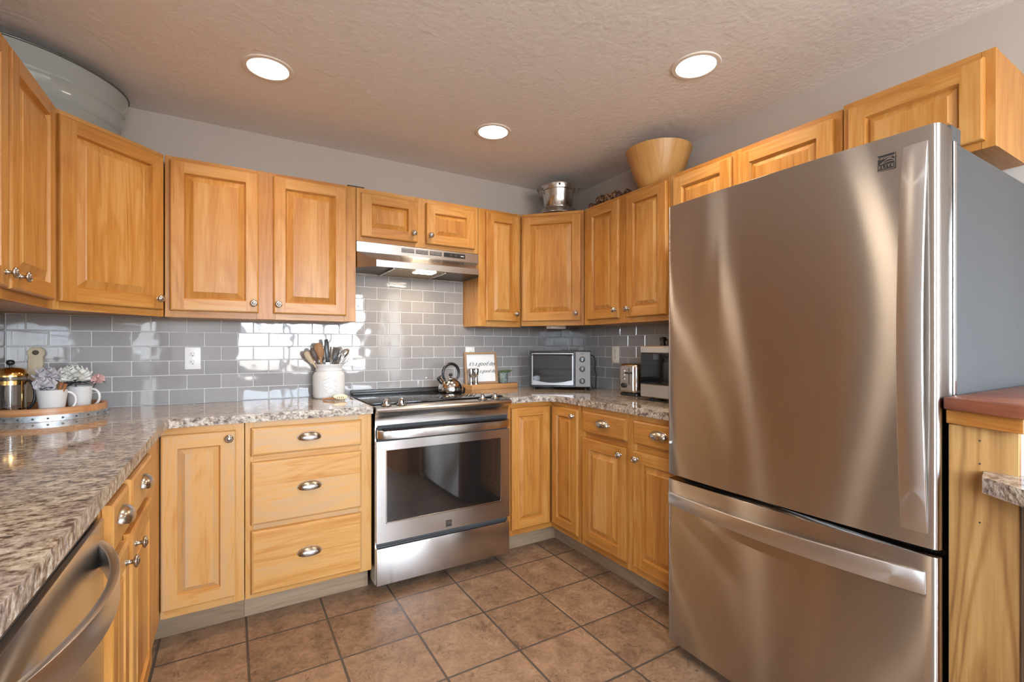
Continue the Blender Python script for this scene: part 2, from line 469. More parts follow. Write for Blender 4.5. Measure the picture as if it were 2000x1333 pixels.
    def text(self, s, size, mat, M, shear=0.0, ext=0.0006, bold=0.0, spacing=1.0, align='CENTER'):
        cu = bpy.data.curves.new('writing', 'FONT')
        cu.body = s; cu.size = size; cu.shear = shear; cu.extrude = ext; cu.offset = bold
        cu.align_x = align; cu.align_y = 'CENTER'; cu.space_character = spacing; cu.resolution_u = 3
        o = bpy.data.objects.new('writing', cu); COL.objects.link(o)
        dg = bpy.context.evaluated_depsgraph_get(); dg.update()
        me = bpy.data.meshes.new_from_object(o.evaluated_get(dg))
        self.add([v.co.copy() for v in me.vertices], [list(p.vertices) for p in me.polygons], mat, M=M)
        bpy.data.objects.remove(o); bpy.data.curves.remove(cu); bpy.data.meshes.remove(me)
        return self
    def mesh(self, name, shift=(0, 0, 0), smooth=True, angle=32):
        me = bpy.data.meshes.new(name)
        sh = Vector(shift)
        me.from_pydata([tuple(Vector(p) - sh) for p in self.v], [], self.f)
        for m in self.mats: me.materials.append(m)
        me.polygons.foreach_set('material_index', self.m)
        uv = me.uv_layers.new(name='grain')
        flat = [c for f in self.uv for p in f for c in p]
        uv.data.foreach_set('uv', flat)
        a = me.attributes.new('tone', 'FLOAT', 'FACE'); a.data.foreach_set('value', self.t)
        if smooth:
            me.polygons.foreach_set('use_smooth', [True] * len(me.polygons))
            me.set_sharp_from_angle(angle=math.radians(angle))
        me.update(); return me

def wloc(o):
    v = Vector((0, 0, 0))
    while o is not None: v += o.location; o = o.parent
    return v
def obj(name, mb, parent=None, world=True, loc=None, angle=32, me=None):
    """link a mesh object; world=True: the pieces are in world coordinates and the parents are only moved, never turned"""
    if me is None:
        if parent is None and loc is not None: sh = loc
        else: sh = wloc(parent) if (parent is not None and world) else (0, 0, 0)
        me = mb.mesh(name, sh, angle=angle)
    o = bpy.data.objects.new(name, me); COL.objects.link(o)
    if parent is not None: o.parent = parent
    if loc is not None: o.location = loc
    return o
def tag(o, label, cat, group=None, kind=None):
    o['label'] = label; o['category'] = cat
    if group: o['group'] = group
    if kind: o['kind'] = kind
    return o
def thing(name, label, cat, loc=(0, 0, 0), rotz=0.0, group=None):
    o = bpy.data.objects.new(name, None); COL.objects.link(o)
    o.empty_display_size = 0.1; o.location = loc; o.rotation_euler = (0, 0, rotz)
    return tag(o, label, cat, group)
def struct(name, mb, label=None):
    o = obj(name, mb); o['kind'] = 'structure'
    if label: o['label'] = label; 
    return o

# ------------------------------------------------------------------ room shell
T = 0.12
struct('floor', MB().box(XL - T, XR + T, YF - T, YB + T, -0.1, 0.0, FLOOR), 'brown slate-look tile floor with dark grout')
struct('ceiling', MB().box(XL - T, XR + T, YF - T, YB + T, ZC, ZC + 0.1, CEIL), 'pale textured ceiling with recessed lights')
wb = struct('wall_back', MB().box(XL - T, XR + T, YB, YB + T, 0, ZC, WALL), 'greige wall above the range and upper cabinets')
wr_ = struct('wall_right', MB().box(XR, XR + T, YF, YB, 0, ZC, WALL), 'greige wall behind the refrigerator')
wlm = MB()
wlm.box(XL - T, XL, SW_Y1, YB, 0, ZC, WALL); wlm.box(XL - T, XL, YF, SW_Y0, 0, ZC, WALL)
wlm.box(XL - T, XL, SW_Y0, SW_Y1, 0, SW_Z0, WALL); wlm.box(XL - T, XL, SW_Y0, SW_Y1, SW_Z1, ZC, WALL)
wlft = struct('wall_left', wlm, 'greige wall beside the barrel tray')
wf = MB()
wf.box(XL - T, WIN_X0, YF - T, YF, 0, ZC, WALL); wf.box(WIN_X1, XR + T, YF - T, YF, 0, ZC, WALL)
wf.box(WIN_X0, WIN_X1, YF - T, YF, 0, WIN_Z0, WALL); wf.box(WIN_X0, WIN_X1, YF - T, YF, WIN_Z1, ZC, WALL)
struct('wall_front', wf, 'greige wall with a wide window facing the range')
# window in the wall behind the camera
wfm = MB()
for x in (WIN_X0, WIN_X0 + 0.68, WIN_X0 + 1.29, WIN_X1 - 0.06):
    wfm.box(x, x + 0.06, YF - 0.1, YF - 0.03, WIN_Z0, WIN_Z1, WHITEFRAME, 0.004)
for z in (WIN_Z0, WIN_Z1 - 0.06, 1.62):
    wfm.box(WIN_X0, WIN_X1, YF - 0.1, YF - 0.03, z, z + (0.06 if z != 1.62 else 0.03), WHITEFRAME, 0.004)
win = struct('window_1', wfm, 'wide white-framed window')
obj('window_glass', MB().box(WIN_X0, WIN_X1, YF - 0.068, YF - 0.064, WIN_Z0, WIN_Z1, WINGLASS), win)

sfm = MB()  # frame of the added fill-light window
for y in (SW_Y0, (SW_Y0 + SW_Y1) / 2 - 0.025, SW_Y1 - 0.05): sfm.box(XL - 0.1, XL - 0.03, y, y + 0.05, SW_Z0, SW_Z1, WHITEFRAME, 0.004)
for z in (SW_Z0, SW_Z1 - 0.05): sfm.box(XL - 0.1, XL - 0.03, SW_Y0, SW_Y1, z, z + 0.05, WHITEFRAME, 0.004)
win2 = struct('fill_window_2', sfm, 'added unseen white-framed window giving fill light from the left wall')
obj('window_glass', MB().box(XL - 0.068, XL - 0.064, SW_Y0, SW_Y1, SW_Z0, SW_Z1, WINGLASS), win2)

# backsplash: running-bond glazed tiles, row k above the counter
TW, TH, TG = 0.1503, 0.0735, 0.0034
def tiles(mb, put, s0, s1, rows, zc, phase, limit=None):
    for k in range(rows):
        z0 = zc + k * TH
        off = phase + (0.5 * TW if k % 2 else 0.0)
        n0 = math.floor((s0 - off) / TW)
        s = off + n0 * TW
        while s < s1:
            a, b = max(s, s0), min(s + TW, s1)
            s += TW
            if limit and k >= limit[0]:
                a, b = max(a, limit[1]), min(b, limit[2])
            if b - a < 0.012: continue
            put(mb, a + TG / 2, b - TG / 2, z0 + TG / 2, z0 + TH - TG / 2)
def put_back(mb, a, b, z0, z1):
    R = Matrix.Rotation(random.gauss(0, 0.0022), 3, 'X') @ Matrix.Rotation(random.gauss(0, 0.0022), 3, 'Z')
    mb.box(a, b, YB - 0.0085, YB - 0.002, z0, z1, TILE, 0.0016, 1, rot=R, tone=random.random())
def put_right(mb, a, b, z0, z1):
    R = Matrix.Rotation(random.gauss(0, 0.0022), 3, 'Y') @ Matrix.Rotation(random.gauss(0, 0.0022), 3, 'Z')
    mb.box(XR - 0.0085, XR - 0.002, a, b, z0, z1, TILE, 0.0016, 1, rot=R, tone=random.random())
def put_left(mb, a, b, z0, z1):
    R = Matrix.Rotation(random.gauss(0, 0.0022), 3, 'Y') @ Matrix.Rotation(random.gauss(0, 0.0022), 3, 'Z')
    mb.box(XL + 0.002, XL + 0.0085, a, b, z0, z1, TILE, 0.0016, 1, rot=R, tone=random.random())
ZT = 0.925
CTOP = 0.925
mb = MB()
mb.box(XL, XR, YB - 0.0055, YB - 0.0005, ZT - 0.02, ZT + 6 * TH, GROUT)
mb.box(0.602, 1.366, YB - 0.0055, YB - 0.0005, ZT + 6 * TH, ZT + 12 * TH, GROUT)
tiles(mb, put_back, XL + 0.009, XR - 0.009, 12, ZT, -0.2735, (6, 0.603, 1.365))
obj('tile_backsplash', mb, wb)
mb = MB(); mb.box(XR - 0.0055, XR - 0.0005, 1.25, YB, ZT - 0.02, ZT + 6 * TH, GROUT)
tiles(mb, put_right, 1.25, YB - 0.009, 6, ZT, YB - 0.009 - 0.04)
obj('tile_backsplash', mb, wr_)
mb = MB(); mb.box(XL + 0.0005, XL + 0.0055, 0.7, YB, ZT - 0.02, ZT + 6 * TH, GROUT)
tiles(mb, put_left, 0.7, YB - 0.009, 6, ZT, YB - 0.009 - 0.07)
obj('tile_backsplash', mb, wlft)

# ------------------------------------------------------------------ cabinet pieces (local frame: x across, z up, outward is -y)
def ring_quads(w0, w1):
    return w0, w1
def rect(a0, a1, b0, b1, y): return [(a0, y, b0), (a1, y, b0), (a1, y, b1), (a0, y, b1)]
def loft(mb, R0, R1, mat, tone, offs):
    """four quads between two rectangles; grain follows each side"""
    for i in range(4):
        j = (i + 1) % 4
        mb.add([R0[i], R0[j], R1[j], R1[i]], [(0, 1, 2, 3)], mat, grain=(0 if i in (0, 2) else 2), tone=tone[i], off=offs[i])
def panel_door(a0, a1, b0, b1, fw=0.056, wood_=None):
    """raised-panel door, back at y=0, front at y=-0.02"""
    wood_ = wood_ or WOOD
    mb = MB(); t = 0.020
    w, h = a1 - a0, b1 - b0
    fw = min(fw, w * 0.27, h * 0.27)
    tn = [random.uniform(0.3, 0.62) for _ in range(4)]
    of = [(random.uniform(0, 40), random.uniform(0, 40)) for _ in range(4)]
    mb.add(rect(a0, a1, b0, b1, 0), [(0, 3, 2, 1)], wood_)
    e0 = rect(a0, a1, b0, b1, 0.0); e1 = rect(a0, a1, b0, b1, -t + 0.006)
    e2 = rect(a0 + 0.0025, a1 - 0.0025, b0 + 0.0025, b1 - 0.0025, -t + 0.002)
    e3 = rect(a0 + 0.007, a1 - 0.007, b0 + 0.007, b1 - 0.007, -t)
    for A, B in ((e0, e1), (e1, e2), (e2, e3)): loft(mb, A, B, wood_, tn, of)
    # frame faces: stiles full height, rails between
    i0, i1, j0, j1 = a0 + fw, a1 - fw, b0 + fw, b1 - fw
    q0, q1, r0, r1 = a0 + 0.007, a1 - 0.007, b0 + 0.007, b1 - 0.007
    def face(x0, x1, z0, z1, k, g): mb.add(rect(x0, x1, z0, z1, -t), [(0, 1, 2, 3)], wood_, grain=g, tone=tn[k], off=of[k])
    face(q0, i0, r0, r1, 3, 2); face(i1, q1, r0, r1, 1, 2); face(i0, i1, r0, j0, 0, 0); face(i0, i1, j1, r1, 2, 0)
    # sticking, groove, raised bevel
    s1 = rect(i0 + 0.003, i1 - 0.003, j0 + 0.003, j1 - 0.003, -t + 0.007)
    s2 = rect(i0 + 0.0065, i1 - 0.0065, j0 + 0.0065, j1 - 0.0065, -t + 0.0135)
    loft(mb, rect(i0, i1, j0, j1, -t), s1, wood_, tn, of); loft(mb, s1, s2, wood_, tn, of)
    bw = min(0.030, (i1 - i0) * 0.13, (j1 - j0) * 0.16)
    pt = random.uniform(0.3, 0.6); po = (random.uniform(0, 40), random.uniform(0, 40))
    p0 = i0 + 0.0065 + bw; p1 = i1 - 0.0065 - bw; k0 = j0 + 0.0065 + bw; k1 = j1 - 0.0065 - bw
    s3 = rect(p0 - 0.003, p1 + 0.003, k0 - 0.003, k1 + 0.003, -t + 0.0035)
    s4 = rect(p0, p1, k0, k1, -t + 0.0015)
    for i in range(4):     # the panel is one glued board: grain always upright
        j = (i + 1) % 4
        mb.add([s2[i], s2[j], s3[j], s3[i]], [(0, 1, 2, 3)], wood_, grain=2, tone=pt, off=po)
        mb.add([s3[i], s3[j], s4[j], s4[i]], [(0, 1, 2, 3)], wood_, grain=2, tone=pt - 0.12, off=po)
    x = p0
    while x < p1 - 1e-4:
        nx = min(p1, x + random.uniform(0.06, 0.12))
        if p1 - nx < 0.03: nx = p1
        mb.add(rect(x, nx, k0, k1, -t + 0.0015), [(0, 1, 2, 3)], wood_, grain=2, tone=pt + random.uniform(-0.13, 0.13))
        x = nx
    return mb
def slab_front(a0, a1, b0, b1):
    """flat drawer front, horizontal boards, eased edge"""
    mb = MB(); t = 0.020
    tn = [random.uniform(0.3, 0.6)] * 4; of = [(random.uniform(0, 40), random.uniform(0, 40))] * 4
    mb.add(rect(a0, a1, b0, b1, 0), [(0, 3, 2, 1)], WOOD)
    e = [rect(a0, a1, b0, b1, 0), rect(a0, a1, b0, b1, -t + 0.010), rect(a0 + 0.003, a1 - 0.003, b0 + 0.003, b1 - 0.003, -t + 0.004),
         rect(a0 + 0.010, a1 - 0.010, b0 + 0.010, b1 - 0.010, -t)]
    for A, B in zip(e, e[1:]): loft(mb, A, B, WOOD, tn, of)
    z, z1 = b0 + 0.010, b1 - 0.010
    while z < z1 - 1e-4:
        nz = min(z1, z + random.uniform(0.07, 0.13))
        if z1 - nz < 0.03: nz = z1
        mb.add(rect(a0 + 0.010, a1 - 0.010, z, nz, -t), [(0, 1, 2, 3)], WOOD, grain=0, tone=tn[0] + random.uniform(-0.15, 0.12))
        z = nz
    return mb
TOFRONT = Matrix.Rotation(PI / 2, 4, 'X')     # z axis -> -y
_k = MB()
_k.lathe([(0, 0), (0.0085, 0), (0.0085, 0.002), (0.006, 0.004), (0.0052, 0.012), (0.007, 0.015), (0.0145, 0.0175), (0.0165, 0.0205), (0.0155, 0.0235),
          (0.0120, 0.0255), (0.0112, 0.0245), (0.0102, 0.0245), (0.0095, 0.0265), (0.005, 0.0285), (0, 0.029)], NICKEL, 28, M=TOFRONT)
KNOB_ME = _k.mesh('knob', angle=50)
def cup_pull():
    mb = MB(); vs, fs = [], []
    A, Bh, C = 0.050, 0.028, 0.027
    nu, nv = 22, 9
    for sh in (1.0, 0.93):
        for i in range(nu + 1):
            ph = PI * i / nu                     # along the width
            for j in range(nv + 1):
                th = -0.35 + (PI / 2 + 0.35) * j / nv    # from front-low up to the wall
                x = -A * math.cos(ph) * sh
                s = math.sin(ph) ** 0.8
                vs.append((x, -C * s * math.cos(th) * sh, Bh * s * math.sin(th) * sh - 0.004))
    L = (nu + 1) * (nv + 1)
    for l in (0, 1):
        for i in range(nu):
            for j in range(nv):
                a = l * L + i * (nv + 1) + j
                q = (a, a + nv + 1, a + nv + 2, a + 1)
                fs.append(q if l == 0 else q[::-1])
    for i in range(nu):
        a = i * (nv + 1); fs.append((a, L + a, L + a + nv + 1, a + nv + 1))
    mb.add(vs, fs, NICKEL)
    # slim lip along the wall line
    mb.tube([(-A * math.cos(PI * i / 20) * 1.05, -0.001, 0.0275 * math.sin(PI * i / 20) - 0.004) for i in range(21)], 0.0022, NICKEL, 6)
    return mb
PULL_ME = cup_pull().mesh('cup_pull', angle=50)
def add_knob(parent, x, z, y=-0.020):
    o = obj('knob', None, parent, me=KNOB_ME, loc=(x, y, z)); return o
def add_pull(parent, x, z, y=-0.020):
    return obj('cup_pull', None, parent, me=PULL_ME, loc=(x, y, z))

def cabinet(name, label, cat, loc, theta, w, h, depth, doors=(), drawers=(), toe=0.0, body=None, floor_z=0.0, group=None, toe_ext=(0.0, 0.0)):
    """doors: (a0, a1, b0, b1, knob) ; drawers: (a0, a1, b0, b1) ; heights above loc.z ; face frame front at y=0"""
    root = thing(name, label, cat, loc, theta, group)
    mb = MB()
    if body is None: mb.box(0.002, w - 0.002, 0.019, depth, toe + 0.002, h - 0.002, WOOD)
    else: mb.prism(body, toe + (0.012 if toe == 0 else 0.002), h - 0.002, WOOD)
    obj('carcass', mb, root, world=False)
    # face frame
    fr = MB(); cells = [(d[0], d[1], d[2], d[3]) for d in doors] + list(drawers)
    cols = []
    for c in sorted(cells):
        for k in cols:
            if min(k[1], c[1]) - max(k[0], c[0]) > 0.05: k[0] = min(k[0], c[0]); k[1] = max(k[1], c[1]); break
        else: cols.append([c[0], c[1]])
    cols.sort(); ov = 0.010
    edges = [0.001] + [v for k in cols for v in (k[0] + ov, k[1] - ov)] + [w - 0.001]
    for i in range(0, len(edges), 2):
        if edges[i + 1] - edges[i] > 0.003: fr.box(edges[i], edges[i + 1], 0.0, 0.019, toe, h, WOOD, 0.0012, grain=2)
    for k in cols:
        rows = sorted([c for c in cells if min(k[1], c[1]) - max(k[0], c[0]) > 0.05], key=lambda c: c[2])
        ys = [toe] + [v for c in rows for v in (c[2] + ov, c[3] - ov)] + [h]
        for i in range(0, len(ys), 2):
            if ys[i + 1] - ys[i] > 0.003: fr.box(k[0] + ov, k[1] - ov, 0.0004, 0.019, ys[i], ys[i + 1], WOOD, 0.0, grain=0)
    obj('face_frame', fr, root, world=False)
    for d in doors:
        o = obj('door', panel_door(*d[:4]), root, world=False)
        o.location = (0, -0.001, 0)
        if d[4]: add_knob(o, d[4][0], d[4][1])
    for d in drawers:
        o = obj('drawer', slab_front(*d), root, world=False)
        o.location = (0, -0.001, 0)
        add_pull(o, (d[0] + d[1]) / 2, (d[2] + d[3]) / 2 + 0.004)
    if toe > 0:
        obj('toe_kick', MB().box(-toe_ext[0], w + toe_ext[1], 0.078, 0.096, floor_z, toe, TOEWOOD, grain=0), root, world=False)
    return root
UZ, UH = 1.358, 0.757
YU = 2.72
# --- uppers on the back wall
x0 = -0.27
cabinet('wall_cabinet', 'pale two-door wall cabinet above the crock of utensils and the white outlet', 'cabinet', (x0, YU, UZ), 0, 0.870, UH, YB - YU,
        doors=[(-0.249 - x0, 0.117 - x0, 0.031, 0.738, (0.095 - x0, 0.078)), (0.184 - x0, 0.545 - x0, 0.031, 0.738, (0.207 - x0, 0.078))])
x0 = 0.601
cabinet('wall_cabinet', 'short two-door wall cabinet directly over the range hood', 'cabinet', (x0, YU, 1.815), 0, 0.765, 0.300, YB - YU,
        doors=[(0.626 - x0, 0.954 - x0, 0.025, 0.272, (0.928 - x0, 0.076)), (1.009 - x0, 1.335 - x0, 0.025, 0.272, (1.034 - x0, 0.076))])
x0 = 1.367
cabinet('wall_cabinet', 'narrow single-door wall cabinet just right of the range hood', 'cabinet', (x0, YU, UZ - 0.008), 0, 0.323, UH + 0.008, YB - YU,
        doors=[(1.416 - x0, 1.668 - x0, 0.036, 0.745, (1.640 - x0, 0.086))])
# --- diagonal corner uppers
def diag(name, label, p, q, corner, doorpad, knob_side):
    d = Vector((q[0] - p[0], q[1] - p[1])); w = d.length; th = math.atan2(d.y, d.x)
    inv = Matrix.Rotation(-th, 2)
    body = [tuple(inv @ Vector((c[0] - p[0], c[1] - p[1]))) for c in corner]
    e0, e1 = 0.019, 0.019
    k = (w - doorpad[1] - 0.030, 0.080)
    return cabinet(name, label, 'cabinet', (p[0], p[1], UZ), th, w, UH, 0.3, doors=[(doorpad[0], w - doorpad[1], 0.031, 0.736, k)], body=body)
diag('corner_cabinet', 'single-door diagonal corner cabinet under the dented metal pot', (1.692, 2.719), (1.984, 2.407),
     [(1.707, 2.732), (1.999, 2.422), (XR - 0.002, 2.412), (XR - 0.002, YB - 0.002), (1.695, YB - 0.002)], (0.012, 0.020), 1)
diag('corner_cabinet', 'single-door diagonal corner cabinet under the big enamel tub', (-0.574, 2.382), (-0.272, 2.719),
     [(-0.588, 2.395), (-0.287, 2.732), (-0.274, YB - 0.002), (XL + 0.002, YB - 0.002), (XL + 0.002, 2.385)], (0.012, 0.018), 1)
# --- uppers on the right wall (across runs toward the camera: y = y0 - a)
XU = 1.985
y0 = 2.405
cabinet('wall_cabinet', 'tall two-door wall cabinet over the toaster, left of the refrigerator', 'cabinet', (XU, y0, UZ), -PI / 2, 0.703, UH, XR - XU,
        doors=[(y0 - 2.362, y0 - 2.072, 0.031, 0.738, (y0 - 2.094, 0.080)), (y0 - 2.009, y0 - 1.716, 0.031, 0.738, (y0 - 1.988, 0.080))])
y0 = 1.700
cabinet('wall_cabinet', 'two-door wall cabinet half hidden behind the refrigerator top, beside the wooden bowl', 'cabinet', (XU, y0, 1.80), -PI / 2, 0.812, 0.318, XR - XU,
        doors=[(y0 - 1.672, y0 - 1.340, 0.030, 0.292, None), (y0 - 1.307, y0 - 0.916, 0.030, 0.292, None)])
y0 = 0.886
cabinet('wall_cabinet', 'end wall cabinet above the refrigerator with a knotty door and exposed side', 'cabinet', (XU, y0, 1.828), -PI / 2, 0.415, 0.300, XR - XU,
        doors=[(y0 - 0.864, y0 - 0.495, 0.023, 0.276, None)])
# --- uppers on the left wall (y = y0 + a)
y0 = 1.480
cabinet('wall_cabinet', 'two-door wall cabinet over the french press with knobs meeting at centre', 'cabinet', (-0.574, y0, UZ), PI / 2, 0.900, UH + 0.01, 0.298,
        doors=[(0.030, 0.435, 0.031, 0.742, (0.410, 0.074)), (0.455, 0.852, 0.031, 0.742, (0.512, 0.074))])

# --- base cabinets (two left of the range: some sapwood, cool daylight painted in; corner and right run: warm light)
LIGHT_TONE = -0.30
BH, TOE = 0.888, 0.112
YBF = 2.36
x0 = -0.250
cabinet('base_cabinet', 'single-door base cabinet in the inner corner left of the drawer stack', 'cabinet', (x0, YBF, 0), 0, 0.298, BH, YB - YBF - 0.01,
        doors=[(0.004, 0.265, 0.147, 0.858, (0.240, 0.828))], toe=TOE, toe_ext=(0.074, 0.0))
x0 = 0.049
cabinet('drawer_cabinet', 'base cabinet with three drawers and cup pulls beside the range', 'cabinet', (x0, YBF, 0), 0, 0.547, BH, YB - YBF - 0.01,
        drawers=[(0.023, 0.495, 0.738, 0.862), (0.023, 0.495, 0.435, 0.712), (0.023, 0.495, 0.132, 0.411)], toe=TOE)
XBF = 1.69
LIGHT_TONE = 0.16
# corner unit with two door leaves
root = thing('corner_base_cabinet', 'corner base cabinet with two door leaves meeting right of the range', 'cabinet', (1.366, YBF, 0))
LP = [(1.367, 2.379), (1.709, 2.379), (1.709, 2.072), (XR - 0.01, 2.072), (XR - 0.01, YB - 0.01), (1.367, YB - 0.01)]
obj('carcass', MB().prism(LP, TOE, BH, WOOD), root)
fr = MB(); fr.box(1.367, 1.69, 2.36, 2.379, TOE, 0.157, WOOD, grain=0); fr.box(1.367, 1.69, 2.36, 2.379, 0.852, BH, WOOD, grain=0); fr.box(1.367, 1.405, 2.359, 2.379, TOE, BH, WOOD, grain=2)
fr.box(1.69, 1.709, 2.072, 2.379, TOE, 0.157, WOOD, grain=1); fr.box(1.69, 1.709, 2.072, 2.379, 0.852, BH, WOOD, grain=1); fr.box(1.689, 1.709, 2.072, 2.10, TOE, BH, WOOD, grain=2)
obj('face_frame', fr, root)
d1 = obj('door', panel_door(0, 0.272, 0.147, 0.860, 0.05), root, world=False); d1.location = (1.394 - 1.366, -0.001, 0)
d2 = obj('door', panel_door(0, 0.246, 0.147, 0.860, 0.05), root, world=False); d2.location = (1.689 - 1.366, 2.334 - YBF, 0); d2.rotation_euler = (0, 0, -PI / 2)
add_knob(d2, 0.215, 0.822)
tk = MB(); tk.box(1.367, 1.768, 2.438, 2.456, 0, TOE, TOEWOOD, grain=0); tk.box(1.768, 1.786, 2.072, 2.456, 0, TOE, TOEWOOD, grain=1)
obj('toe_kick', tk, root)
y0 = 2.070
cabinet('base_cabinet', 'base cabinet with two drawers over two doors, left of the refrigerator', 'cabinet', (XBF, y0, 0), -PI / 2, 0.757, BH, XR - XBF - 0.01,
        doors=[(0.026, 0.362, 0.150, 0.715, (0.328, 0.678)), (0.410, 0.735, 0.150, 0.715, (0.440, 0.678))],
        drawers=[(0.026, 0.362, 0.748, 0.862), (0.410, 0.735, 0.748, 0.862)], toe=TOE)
# left run, facing +x
LIGHT_TONE = 0.0
y0 = 1.352
XBL = -0.2505
cabinet('base_cabinet', 'base cabinet with two drawers over two doors beside the dishwasher', 'cabinet', (XBL, y0, 0), PI / 2, 1.004, BH, XBL - XL - 0.01,
        doors=[(0.020, 0.218, 0.150, 0.715, (0.170, 0.672)), (0.262, 0.622, 0.150, 0.715, (0.306, 0.672))],
        drawers=[(0.020, 0.218, 0.745, 0.862), (0.262, 0.622, 0.745, 0.862)], toe=TOE, toe_ext=(0.0, 0.080))

# ------------------------------------------------------------------ worktops
def arc(cx, cy, r, a0, a1, n=8): return [(cx + r * math.cos(a0 + (a1 - a0) * i / n), cy + r * math.sin(a0 + (a1 - a0) * i / n)) for i in range(n + 1)]
def slab(mb, pts, z0, z1, edge_from, edge_to):
    """polished top, chiselled edge on the sides edge_from..edge_to"""
    n = len(pts)
    e = 0.004
    lo = [(p[0], p[1], z0) for p in pts]; hi = [(p[0], p[1], z1) for p in pts]
    mb.add(hi, [tuple(range(n))], GRANITE); mb.add(lo, [tuple(range(n))[::-1]], GRANITE)
    for i in range(n):
        j = (i + 1) % n
        mb.add([lo[i], lo[j], hi[j], hi[i]], [(0, 1, 2, 3)], GRANITE_EDGE if edge_from <= i < edge_to else GRANITE)
ZG0, ZG1 = 0.889, CTOP
mb = MB()
pl = [(XL + 0.008, YB - 0.009), (XL + 0.008, 0.70), (-0.226, 0.70), (-0.226, 2.29), (-0.217, 2.322), (-0.186, 2.335), (0.597, 2.335), (0.597, YB - 0.009)]
slab(mb, pl, ZG0, ZG1, 1, 6)
tag(obj('countertop', mb, loc=(0.1, 2.6, ZG0)), 'speckled granite worktop turning the corner left of the range', 'countertop')
mb = MB()
pr = [(1.363, YB - 0.009), (1.363, 2.335), (1.50, 2.335)] + [(1.56, 2.333), (1.62, 2.318), (1.655, 2.285), (1.668, 2.22)] + [(1.668, 1.306), (XR - 0.009, 1.306), (XR - 0.009, YB - 0.009)]
slab(mb, pr, ZG0, ZG1, 1, 7)
tag(obj('countertop', mb, loc=(2.0, 2.5, ZG0)), 'granite worktop under the toaster oven and microwave, right of the range', 'countertop')

# ------------------------------------------------------------------ dishwasher (left run, end nearest the camera)
root = thing('dishwasher', 'stainless dishwasher with a bowed bar handle under the worktop', 'dishwasher', (-0.55, 1.045, 0))
obj('cabinet_body', MB().box(XL + 0.03, -0.275, 0.745, 1.347, 0.02, 0.878, DARKGREY), root)
obj('door', MB().box(-0.275, -0.240, 0.748, 1.344, 0.115, 0.846, STEEL, 0.005, 2), root)
obj('gap_shade_strip', MB().box(-0.275, -0.250, 0.748, 1.344, 0.848, 0.884, BLACK, 0.002), root)  # black strip painted in as the shaded gap under the worktop
obj('toe_panel', MB().box(-0.36, -0.335, 0.748, 1.344, 0.01, 0.112, BLACKMATTE), root)
n = 28
def bow(t): return (1 - (2 * t - 1) ** 4)
A_, B_, C_, D_ = [], [], [], []
for i in range(n + 1):
    t = i / n; y = 1.325 - 0.56 * t; o = -0.243 + 0.070 * math.sin(PI * t) ** 0.75
    zc_ = 0.778
    A_.append((o, y, zc_ - 0.026)); B_.append((o, y, zc_ + 0.026)); C_.append((o - 0.016, y, zc_ + 0.024)); D_.append((o - 0.016, y, zc_ - 0.024))
obj('handle', MB().ribbon(A_, B_, C_, D_, HANDLE_STEEL), root, angle=50)
tag(obj('end_panel', MB().box(XL + 0.012, -0.25, 0.705, 0.742, 0.0, 0.886, WOOD, 0.001), loc=(-0.56, 0.72, 0)), 'plain wood end panel closing the counter beside the dishwasher', 'panel')

# ------------------------------------------------------------------ range
root = thing('range_cooker', 'stainless slide-in electric range with black glass cooktop', 'range', (0.98, 2.6, 0))
RX0, RX1, RY = 0.604, 1.358, 2.305
obj('body', MB().box(RX0 + 0.004, RX1 - 0.004, 2.345, 2.92, 0.045, 0.905, DARKGREY).box(RX0, RX0 + 0.006, 2.33, 2.9, 0.045, 0.905, STEEL).box(RX1 - 0.006, RX1, 2.33, 2.9, 0.045, 0.905, STEEL), root)
for x in (0.665, 1.297):
    for y in (2.40, 2.86):
        obj('leveling_foot', MB().lathe([(0, 0), (0.018, 0), (0.018, 0.008), (0.008, 0.010), (0.008, 0.046), (0, 0.046)], BLACKMATTE, 14, (x, y, 0)), root)
# storage drawer with a curled top edge
dr = MB(); dr.box(RX0 + 0.002, RX1 - 0.002, RY, RY + 0.035, 0.045, 0.226, STEEL, 0.004, 2)
obj('drawer', dr, root)
# oven door
door = MB()
wx0, wx1, wz0, wz1 = 0.655, 1.302, 0.350, 0.706
for (a, b_, c, d) in ((RX0 + 0.002, wx0, 0.254, 0.752), (wx1, RX1 - 0.002, 0.254, 0.752), (wx0, wx1, 0.254, wz0), (wx0, wx1, wz1, 0.752)):
    door.box(a, b_, RY, RY + 0.035, c, d, STEEL)
dobj = obj('oven_door', door, root)
obj('window', MB().box(wx0 + 0.0005, wx1 - 0.0005, RY + 0.003, RY + 0.03, wz0 + 0.0005, wz1 - 0.0005, OVENGLASS), dobj)
tr = MB()
tr.box(wx0 - 0.004, wx0 + 0.002, RY - 0.0015, RY + 0.004, wz0 - 0.004, wz1 + 0.002, POLISHED, 0.001); tr.box(wx1 - 0.002, wx1 + 0.004, RY - 0.0015, RY + 0.004, wz0 - 0.004, wz1 + 0.002, POLISHED, 0.001)
tr.box(wx0 - 0.004, wx1 + 0.004, RY - 0.0015, RY + 0.004, wz0 - 0.004, wz0 + 0.002, POLISHED, 0.001)
obj('window_trim', tr, dobj)
